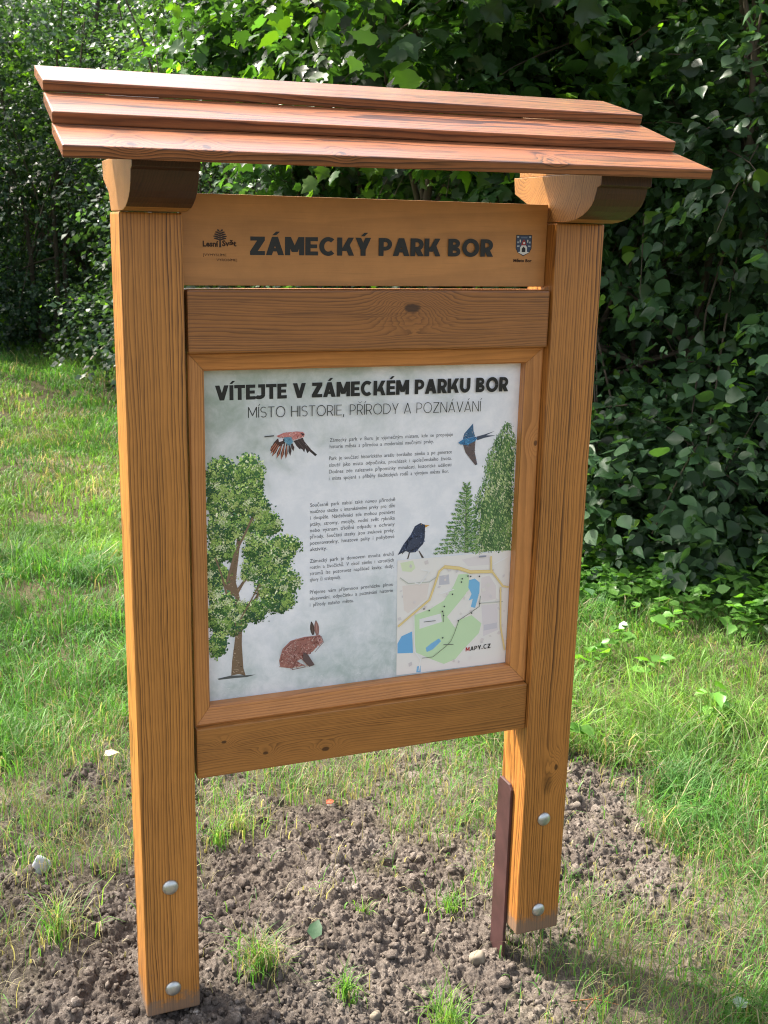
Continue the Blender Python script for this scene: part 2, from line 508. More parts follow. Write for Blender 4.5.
def lawn(n, x0, x1, y0, y1, lmin, lmax, w, lean, per=9, spread=0.035):
    """tussocks: blades of one tussock share their length, tint and the way they lean"""
    m_ = n // per
    cx, cy = scatter(m_, x0, x1, y0, y1)
    caz = fbm(cx * 2.3, cy * 2.3, 101, 2) * 14 + RNG.normal(0, 0.9, m_)
    clen = RNG.uniform(lmin, lmax, m_) * (0.5 + 1.0 * fbm(cx * 1.9, cy * 1.9, 83, 3))
    cl = np.clip(RNG.normal(lean, 0.3, m_), 0.1, 1.3)
    j = np.repeat(np.arange(m_), per)
    px = cx[j] + RNG.normal(0, spread, len(j)); py = cy[j] + RNG.normal(0, spread, len(j))
    s = soil_amount(px, py)
    dn = fbm(px * 3.1, py * 3.1, 81, 3); wo = worn(px, py)
    keep = (RNG.random(len(j)) < np.clip((1 - s) ** 1.4 * np.clip(2.4 * dn - 0.45, 0.08, 1.3) * (1 - 0.74 * wo) + 0.04, 0, 1)) & in_view(px, py)
    px, py, s, dn, j, wo = px[keep], py[keep], s[keep], dn[keep], j[keep], wo[keep]
    patch = fbm(px * 1.3, py * 1.3, 91, 3)
    straw = np.clip(0.08 + 0.35 * sstep(0.1, 0.6, s) + 0.25 * wo + 0.4 * sstep(0.58, 0.74, patch), 0, 0.75)
    L = clen[j] * RNG.uniform(0.55, 1.15, len(px)) * (1 - 0.4 * s) * (1 - 0.35 * wo)
    W = w * RNG.uniform(0.55, 1.35, len(px))
    col = grass_col(px, py, straw) * (0.75 + 0.5 * RNG.random(m_)[j])[:, None]
    add_blades(blades(px, py, L, W, col, cl[j], az=caz[j] + RNG.normal(0, 0.75, len(px))))

# right-hand lawn (near), left-hand lawn near / middle / far
lawn(80000, 0.9, 3.9, -0.9, 3.6, 0.035, 0.115, 0.0042, 1.1)
lawn(15000, 1.3, 2.9, -0.6, 1.2, 0.10, 0.26, 0.0042, 1.05, 40, 0.045)
lawn(32000, -1.4, 1.4, 0.2, 1.7, 0.05, 0.16, 0.0038, 1.0)
lawn(84000, -2.4, 2.6, 1.4, 4.6, 0.04, 0.13, 0.0050, 1.0, 9, 0.04)
lawn(5000, -0.7, 1.6, 1.2, 4.0, 0.14, 0.30, 0.0048, 1.0, 24, 0.04)
lawn(80000, -4.4, 3.4, 4.4, 8.6, 0.05, 0.15, 0.0072, 0.9, 9, 0.06)
lawn(86000, -8.0, 3.6, 8.4, 16.5, 0.06, 0.18, 0.0110, 0.8, 9, 0.10)
# flattened straw lying at the rim of the dug soil
n = 60000
px, py = scatter(n, -0.7, 3.0, -0.7, 2.2)
s = soil_amount(px, py)
kp = RNG.random(n) < (np.exp(-((s - 0.35) / 0.30) ** 2) * 0.9 + 0.45 * (1 - s) * sstep(2.6, 0.8, np.hypot(px - .8, py - .2))) * np.clip(fbm(px * 4, py * 4, 95, 3) * 2 - 0.45, 0, 1)
px, py = px[kp], py[kp]
col = np.where((RNG.random(len(px)) < 0.5)[:, None], STRAW * RNG.uniform(0.35, 1.0, (len(px), 1)), LUSH * RNG.uniform(0.7, 1.2, (len(px), 1)))
add_blades(blades(px, py, RNG.uniform(0.05, 0.16, len(px)), np.full(len(px), 0.0022), col, 1.3, 0.004, 0.5))
me = fast_mesh('grass', np.concatenate(GV), np.concatenate(GF))
vcolor(me, np.concatenate(GC))
tag(link('grass', me, MAT_GRASS), 'green lawn grass with straw patches around the dug soil', 'grass', kind='stuff')

# single tufts that stand in the dug soil
def tuft(x, y, n, lmax, spread, mixc, label, wid=0.003):
    r = np.abs(RNG.normal(0, spread, n)); a = RNG.uniform(0, 6.283, n)
    px, py = x + r * np.cos(a), y + r * np.sin(a)
    col = np.where((RNG.random(n) < mixc[0])[:, None], STRAW * 0.8, np.where((RNG.random(n) < mixc[1])[:, None], YEL, LUSH)) * RNG.uniform(0.7, 1.2, (n, 1))
    V, F, C = blades(px, py, RNG.uniform(0.35, 1.0, n) * lmax, np.full(n, wid), col, 0.75)
    me = fast_mesh('grass_tuft', V, F); vcolor(me, C)
    return tag(link('grass_tuft', me, MAT_GRASS), label, 'grass tuft', 'grass tufts in the dug soil')
tuft(0.285, 0.10, 170, 0.15, 0.035, (0.45, 0.1), 'large dull tuft of half-dry grass on soil right of the left post')
tuft(0.455, -0.055, 60, 0.11, 0.016, (0.05, 0.5), 'small fresh green tuft at the lower middle of the dug soil')
tuft(0.665, -0.19, 110, 0.14, 0.035, (0.1, 0.6), 'pale green tuft at the bottom edge, between the two posts')
tuft(0.885, 0.27, 70, 0.09, 0.030, (0.15, 0.4), 'low green tuft just behind the dark steel anchor')
tuft(0.395, 0.78, 120, 0.11, 0.045, (0.3, 0.8), 'yellowish tuft under the left half of the lower rail')
tuft(0.315, 0.70, 60, 0.12, 0.02, (0.25, 0.3), 'thin bluish-green tuft close behind the left post')
tuft(-0.16, 0.36, 150, 0.17, 0.05, (0.6, 0.2), 'big straw-coloured tuft left of the left post')
tuft(0.62, 0.27, 26, 0.05, 0.022, (0.2, 0.5), 'tiny sparse tuft in the centre of the dug soil')
# ------------------------------------------------------------------ thicket
def tube(points, radii, sides=6):
    P = [Vector(p) for p in points]
    V = []; F = []
    for i, p in enumerate(P):
        t = (P[min(i + 1, len(P) - 1)] - P[max(i - 1, 0)]).normalized()
        a = t.cross(Vector((0.31, 0.22, 0.92) if abs(t.z) < 0.9 else (1, 0, 0))).normalized(); b = t.cross(a)
        for j in range(sides):
            an = 6.28318 * j / sides
            V.append(p + (a * math.cos(an) + b * math.sin(an)) * radii[i])
    for i in range(len(P) - 1):
        for j in range(sides):
            F.append((i * sides + j, i * sides + (j + 1) % sides, (i + 1) * sides + (j + 1) % sides, (i + 1) * sides + j))
    return np.array([v[:] for v in V]), np.array(F)

class Tubes:
    def __init__(self): self.V = []; self.F = []; self.n = 0
    def add(self, pts, rad, sides=6):
        v, f = tube(pts, rad, sides); self.V.append(v); self.F.append(f + self.n); self.n += len(v)
    def mesh(self, name): return fast_mesh(name, np.concatenate(self.V), np.concatenate(self.F), True)

LEAFN_V = np.array([[0, 0, 0], [.10, .22, .03], [.27, .38, .05], [.45, .40, .04], [.64, .30, .01], [.82, .14, -.06], [1.0, 0, -.18], [.82, -.14, -.06], [.64, -.30, .01], [.45, -.40, .04], [.27, -.38, .05], [.10, -.22, .03],
                    [.27, 0, -.04], [.50, 0, -.07], [.74, 0, -.09]])
LEAFN_F = np.array([[0, 12, 1], [1, 12, 2], [2, 12, 13], [2, 13, 3], [3, 13, 4], [4, 13, 14], [4, 14, 5], [5, 14, 6], [0, 11, 12], [11, 10, 12], [10, 13, 12], [10, 9, 13], [9, 8, 13], [8, 14, 13], [8, 7, 14], [7, 6, 14]])
LEAF8_V = np.array([[0, 0, 0], [0.30, 0.40, 0.05], [0.30, 0, -0.05], [0.30, -0.40, 0.05], [0.66, 0.34, 0.01], [0.68, 0, -0.10], [0.66, -0.34, 0.01], [1.0, 0, -0.22]])
LEAF8_F = np.array([[0, 2, 1], [0, 3, 2], [1, 2, 5], [1, 5, 4], [2, 3, 6], [2, 6, 5], [4, 5, 7], [5, 6, 7]])
LEAF4_V = np.array([[0, 0, 0], [0.45, 0.36, 0.06], [0.45, -0.36, 0.06], [1.0, 0, -0.10]])
LEAF4_F = np.array([[0, 2, 1], [1, 2, 3]])
# five-lobed leaf
LOBE_V = np.array([[0, 0, 0], [-.02, .22, .03], [.10, .43, .02], [.26, .40, .04], [.44, .58, -.03], [.52, .38, .02], [.66, .36, -.01], [.72, .20, -.02], [1.0, 0, -.20],
                   [.72, -.20, -.02], [.66, -.36, -.01], [.52, -.38, .02], [.44, -.58, -.03], [.26, -.40, .04], [.10, -.43, .02], [-.02, -.22, .03], [.38, 0, -.07]])
LOBE_F = np.array([[16, i, i + 1] for i in range(0, 15)] + [[16, 15, 0]])

def leaf_mesh(name, P, D, N, size, col, kind):
    TV, TF = {'oval': (LEAF8_V, LEAF8_F), 'ovate': (LEAFN_V, LEAFN_F), 'small': (LEAF4_V, LEAF4_F), 'lobed': (LOBE_V, LOBE_F)}[kind]
    D = D / np.linalg.norm(D, axis=1, keepdims=True)
    B = np.cross(N, D); B /= np.linalg.norm(B, axis=1, keepdims=True) + 1e-9
    C = np.cross(D, B)
    wd = RNG.uniform(0.75, 1.15, (len(P), 1, 1)); cup = RNG.uniform(0.2, 1.8, (len(P), 1, 1))
    V = P[:, None, :] + size[:, None, None] * (TV[None, :, 0:1] * D[:, None, :] + wd * TV[None, :, 1:2] * B[:, None, :] + cup * TV[None, :, 2:3] * C[:, None, :])
    F = (np.arange(len(P))[:, None, None] * len(TV) + TF[None]).reshape(-1, 3)
    me = fast_mesh(name, V.reshape(-1, 3), F)
    vcolor(me, np.repeat(col, len(TV), axis=0))
    return me

MAT_LEAF = leaf_like('foliage', 0.38, 0.38, 0.32, (1.7, 2.0, 0.5))
MAT_BARK = plain('bark', (0.085, 0.068, 0.05), 0.9, 0.2, vary=0.45, scale=25)

def crown(name, blobs, nclus, per, size, base_col, fresh, kind, droop=0.35, shell=0.5):
    """leaf sprays: each spray is a short twig with leaves on both sides, spread through the blobs"""
    bw = np.array([b[3] * b[4] * b[5] for b in blobs]) ** 0.67; bw /= bw.sum()
    bi = RNG.choice(len(blobs), nclus, p=bw)
    B = np.array(blobs)[bi]
    u = RNG.normal(size=(nclus, 3)); u /= np.linalg.norm(u, axis=1, keepdims=True)
    r = RNG.uniform(0, 1, (nclus, 1)) ** shell
    c = B[:, :3] + u * r * B[:, 3:6]
    out = u * np.array([1, 1, 0.45]) + RNG.normal(0, 0.45, (nclus, 3)); out[:, 2] -= droop * 0.4
    out /= np.linalg.norm(out, axis=1, keepdims=True)
    tone = RNG.uniform(0.42, 1.6, (nclus, 1)) * np.clip(0.55 + 0.8 * vnoise(c[:, 0:1] * 1.1 + c[:, 2:3], c[:, 1:2] * 1.1, 5), 0.5, 1.5)
    young = (RNG.random((nclus, 1)) < fresh)
    cc = np.where(young, np.array([0.16, 0.30, 0.040]), np.array(base_col)) * tone
    tw = RNG.uniform(0.25, 0.55, (nclus, 1)) * (size / 0.09) ** 0.5
    t = np.linspace(0.05, 1, per)[None, :, None]
    P = c[:, None, :] + out[:, None, :] * tw[:, None, :] * t + RNG.normal(0, 0.018 + size * 0.12, (nclus, per, 3))
    P[:, :, 2] -= droop * 0.22 * (t[:, :, 0] ** 2) * tw
    side = np.cross(out, np.array([0, 0, 1.0])); side /= np.linalg.norm(side, axis=1, keepdims=True) + 1e-9
    sg = np.where(np.arange(per) % 2 == 0, 1.0, -1.0)[None, :, None]
    D = out[:, None, :] * RNG.uniform(0.3, 0.9, (nclus, per, 1)) + side[:, None, :] * sg * RNG.uniform(0.4, 1.0, (nclus, per, 1)) + RNG.normal(0, 0.22, (nclus, per, 3))
    D[:, :, 2] -= droop * RNG.uniform(0.2, 1.5, (nclus, per))
    N = np.array([0, 0, 1.0]) + 0.35 * out[:, None, :] + RNG.normal(0, 0.65, (nclus, per, 3))
    sz = size * RNG.uniform(0.7, 1.3, (nclus, 1)) * RNG.uniform(0.45, 1.2, (nclus, per))
    col = cc[:, None, :] * RNG.uniform(0.8, 1.2, (nclus, per, 1))
    # stop leaves sinking into the ground
    Pf = P.reshape(-1, 3); ok = Pf[:, 2] > 0.02
    me = leaf_mesh(name, Pf[ok], D.reshape(-1, 3)[ok], N.reshape(-1, 3)[ok], sz.reshape(-1)[ok], col.reshape(-1, 3)[ok], kind)
    return me, c, out, tw

def tree(kindname, label, cat, x, y, h, rx, zlow, nclus, per, size, col, fresh=0.08, kind='small', stems=1, group=None, twigs=0, nblob=9, trunk_r=0.06, shell=0.5):
    z0 = float(base_h(x, y)) - 0.05
    t = empty(kindname, (x, y, z0), label, cat, group)
    zc = (zlow + h) / 2; rz = (h - zlow) / 2
    blobs = [(x, y, z0 + zc, rx * 0.8, rx * 0.8, rz * 0.9)]
    for i in range(nblob):
        a = RNG.uniform(0, 6.283); e = RNG.uniform(-0.85, 0.9)
        rr = rx * math.sqrt(max(0.1, 1 - e * e)) * RNG.uniform(0.55, 0.9)
        s = RNG.uniform(0.3, 0.5) * rx
        blobs.append((x + rr * math.cos(a), y + rr * math.sin(a), z0 + zc + e * rz, s, s, s * RNG.uniform(0.6, 0.95)))
    if zlow < 0.3:                                  # leafy to the ground
        for i in range(7):
            a = RNG.uniform(0, 6.283); s = rx * RNG.uniform(0.36, 0.5)
            blobs.append((x + rx * 0.72 * math.cos(a), y + rx * 0.72 * math.sin(a), z0 + s * RNG.uniform(0.55, 1.1), s, s, s))
        nclus = int(nclus * 1.35)
    me, c, out, tw = crown('crown', blobs, nclus, per, size, col, fresh, kind, shell=shell)
    tb = Tubes()
    for s in range(stems):
        a = RNG.uniform(0, 6.283); sp = 0.0 if stems == 1 else 0.22
        bx, by = x + sp * math.cos(a), y + sp * math.sin(a)
        lean = RNG.uniform(0.05, 0.30) * rx if stems == 1 else RNG.uniform(0.3, 0.6) * rx
        pts = []; rad = []
        for q in range(8):
            f = q / 7
            pts.append((bx + math.cos(a) * lean * f ** 1.4 + 0.04 * math.sin(q * 2.1 + a), by + math.sin(a) * lean * f ** 1.4 + 0.04 * math.cos(q * 1.7), z0 + h * 0.86 * f))
            rad.append(trunk_r * (1 - 0.82 * f) * (1.35 if q == 0 else 1))
        tb.add(pts, rad, 8)
        # limbs to the outer leaf masses
        for b in blobs[1:]:
            if RNG.random() > (0.9 if stems == 1 else 0.45): continue
            q = RNG.integers(1, 6); p0 = Vector(pts[q]); p1 = Vector(b[:3])
            mid = p0.lerp(p1, 0.5) + Vector((RNG.normal(0, .08), RNG.normal(0, .08), 0.12))
            r0 = rad[q] * 0.55
            tb.add([p0, p0.lerp(mid, 0.5) + Vector((0, 0, .03)), mid, mid.lerp(p1, .6), p1], [r0, r0 * .8, r0 * .6, r0 * .4, r0 * .2], 6)
    for i in RNG.choice(len(c), min(twigs, len(c)), replace=False):
        p = Vector(c[i]); o = Vector(out[i]); L = float(tw[i, 0])
        tb.add([p - o * 0.25, p, p + o * L * 0.5 - Vector((0, 0, .01)), p + o * L - Vector((0, 0, .05))], [.005, .004, .003, .0015], 4)
    tr = link('trunk', tb.mesh('trunk'), MAT_BARK, t)
    cr = link('crown', me, MAT_LEAF, t)
    return t

DARK = (0.054, 0.108, 0.050); MID = (0.038, 0.086, 0.028); BLUE = (0.050, 0.092, 0.056)
G1 = 'broadleaf bushes along the front of the thicket'; G2 = 'taller trees at the back of the thicket'
# front row, right to left (distances from 6 to 17 m)
tree('bush', 'dark large-leaved bush at the right edge, nearest of the thicket', 'bush', 4.35, 2.75, 4.4, 1.35, 0.15, 2600, 8, 0.082, DARK, 0.04, 'ovate', 4, G1, 160, trunk_r=0.035)
tree('bush', 'dark green bush beside the right post, leaves hanging close behind it', 'bush', 3.80, 3.95, 4.6, 1.30, 0.2, 2400, 8, 0.078, DARK, 0.04, 'ovate', 4, G1, 140, trunk_r=0.035)
tree('bush', 'dim bush showing through the gap right of the board, under the lobed-leaved tree', 'bush', 3.80, 5.30, 4.2, 1.25, 0.1, 1500, 8, 0.078, DARK, 0.05, 'oval', 3, G1, 60, trunk_r=0.035)
tree('lobed_leaved_tree', 'fresh bright green lobed-leaved tree right above the roof middle', 'tree', 2.75, 4.55, 3.75, 1.35, 1.85, 1000, 8, 0.118, MID, 0.20, 'lobed', 1, None, 140, trunk_r=0.06)
tree('lobed_leaved_tree', 'mid green lobed-leaved tree above the left half of the roof', 'tree', 2.70, 6.55, 4.1, 1.25, 1.7, 1100, 8, 0.105, MID, 0.14, 'lobed', 1, None, 120, trunk_r=0.06)
tree('bush', 'dark bush hidden behind the poster, left of the lobed-leaved trees', 'bush', 3.6, 8.0, 4.4, 1.4, 0.1, 1100, 8, 0.09, DARK, 0.06, 'small', 3, G1, 30, trunk_r=0.04)
tree('bush', 'shaded bush at the lawn edge just left of the board header', 'bush', 2.75, 10.3, 5.0, 1.6, 0.1, 1700, 9, 0.085, BLUE, 0.06, 'small', 3, G1, 40, trunk_r=0.04)
tree('bush', 'shaded bush above the far lawn, right of the roof corner', 'bush', 2.85, 13.7, 5.4, 1.5, 0.1, 2000, 9, 0.085, BLUE, 0.08, 'small', 3, G1, 30, trunk_r=0.045)
tree('bush', 'bluish dark bush behind the far end of the lawn, below the roof corner', 'bush', 1.15, 15.6, 5.6, 1.7, 0.1, 2000, 9, 0.085, BLUE, 0.08, 'small', 3, G1, 20, trunk_r=0.045)
tree('bush', 'dark bush at the left edge beyond the lawn', 'bush', -0.55, 16.4, 5.6, 1.8, 0.1, 2000, 9, 0.085, BLUE, 0.08, 'small', 3, G1, 20, trunk_r=0.045)
tree('bush', 'dark bush just outside the left edge beyond the lawn', 'bush', -2.6, 16.2, 5.6, 1.8, 0.1, 1500, 8, 0.09, BLUE, 0.08, 'small', 3, G1, 0, trunk_r=0.045)
for x, y, lab in ((-4.7, 15.6, 'dark bush beyond the lawn, left of the bush at the left edge'), (-6.8, 14.4, 'shaded bush closing the lawn far to the left'), (-8.6, 12.4, 'bush at the far left corner of the lawn')):
    tree('bush', lab, 'bush', x, y, 5.4, 1.9, 0.1, 1100, 8, 0.10, BLUE, 0.08, 'small', 3, G1, 0, trunk_r=0.045)
# second row
for x, y, h, lab in ((6.2, 4.6, 6.2, 'tall dark tree behind the nearest bush at the right edge'),
                     (5.6, 6.6, 6.4, 'tall dark tree behind the bushes right of the right post'),
                     (5.0, 9.0, 6.6, 'tall tree in the gloom behind the lobed-leaved trees'),
                     (4.9, 12.0, 7.0, 'tall tree in the gloom behind the left half of the roof'),
                     (3.9, 15.6, 7.2, 'tall dark tree above the roof corner at the far left'),
                     (2.0, 18.6, 7.6, 'tall dark tree behind the far end of the lawn'),
                     (-0.4, 19.6, 7.8, 'tall dark tree behind the bushes at the left edge'),
                     (-3.6, 19.2, 7.8, 'tall dark tree behind the bushes left of the left edge'),
                     (-7.0, 17.8, 7.6, 'tall dark tree far to the left of the lawn')):
    tree('tree', lab, 'tree', x, y, h, 2.0, 0.3, 1900, 8, 0.12, DARK, 0.05, 'small', 1, G2, 0, trunk_r=0.12, nblob=12, shell=0.4)
# third row, the depth of the wood
for x, y in ((8.6, 6.0), (8.0, 9.5), (7.4, 13.0), (6.4, 17.0), (4.6, 20.5), (2.0, 23.0), (-1.5, 23.5)):
    tree('tree', 'tall dense dark tree deep in the wood behind the thicket', 'tree', x, y, 8.0, 2.5, 0.2, 1500, 8, 0.19, DARK, 0.02, 'small', 1, 'trees deep in the wood', 0, trunk_r=0.16, nblob=12, shell=0.4)

# trees left of the picture whose thin crowns dapple the lawn
for x, y, h, rx, zl, nc in ((-5.0, 12.6, 8.0, 2.5, 3.0, 800), (-4.2, 8.2, 7.4, 2.1, 3.2, 480), (-3.6, 5.0, 6.6, 1.4, 3.4, 200), (-1.9, 13.9, 8.6, 1.9, 5.3, 420)):
    tree('tree', 'light-crowned tree at the left side of the lawn', 'tree', x, y, h, rx, zl, nc, 8, 0.12, MID, 0.1, 'small', 1, 'light-crowned trees left of the lawn', 0, trunk_r=0.10, nblob=12, shell=0.4)

# low leafy ground cover at the foot of the right-hand bushes
n = 9000
px, py = scatter(n, 1.5, 4.6, 0.9, 4.6)
# the strip along the thicket foot
dist = (px - 3.15) * 0.75 + (py - 2.6) * 0.66
k_ = (RNG.random(n) < 0.03 + 0.97 * sstep(-1.15, -0.25, dist + (fbm(px * 2, py * 2, 7, 2) - .5) * 1.6) ** 1.5) & (dist < 0.8)
px, py = px[k_], py[k_]
st = 1050
cx_, cy_ = px[:st], py[:st]
P = []; D = []; Nn = []; Sz = []; Cc = []
for i in range(st):
    hgt = RNG.uniform(0.05, 0.20); z = float(ground_h(cx_[i:i+1], cy_[i:i+1])[0])
    tone = RNG.uniform(0.6, 1.3)
    for q in range(RNG.integers(9, 18)):
        f = RNG.uniform(0.25, 1.0); a = RNG.uniform(0, 6.283)
        P.append((cx_[i] + RNG.normal(0, .03), cy_[i] + RNG.normal(0, .03), z + hgt * f)); D.append((math.cos(a), math.sin(a), RNG.uniform(-.3, .5)))
        Nn.append((RNG.normal(0, .35), RNG.normal(0, .35), 1)); Sz.append(RNG.uniform(0.03, 0.075)); Cc.append(np.array([0.10, 0.22, 0.045]) * tone * RNG.uniform(.75, 1.3))
me = leaf_mesh('ground_cover', np.array(P), np.array(D), np.array(Nn), np.array(Sz), np.array(Cc), 'oval')
tag(link('ground_cover', me, MAT_LEAF), 'low bright leafy ground cover at the foot of the right bushes', 'ground cover', kind='stuff')

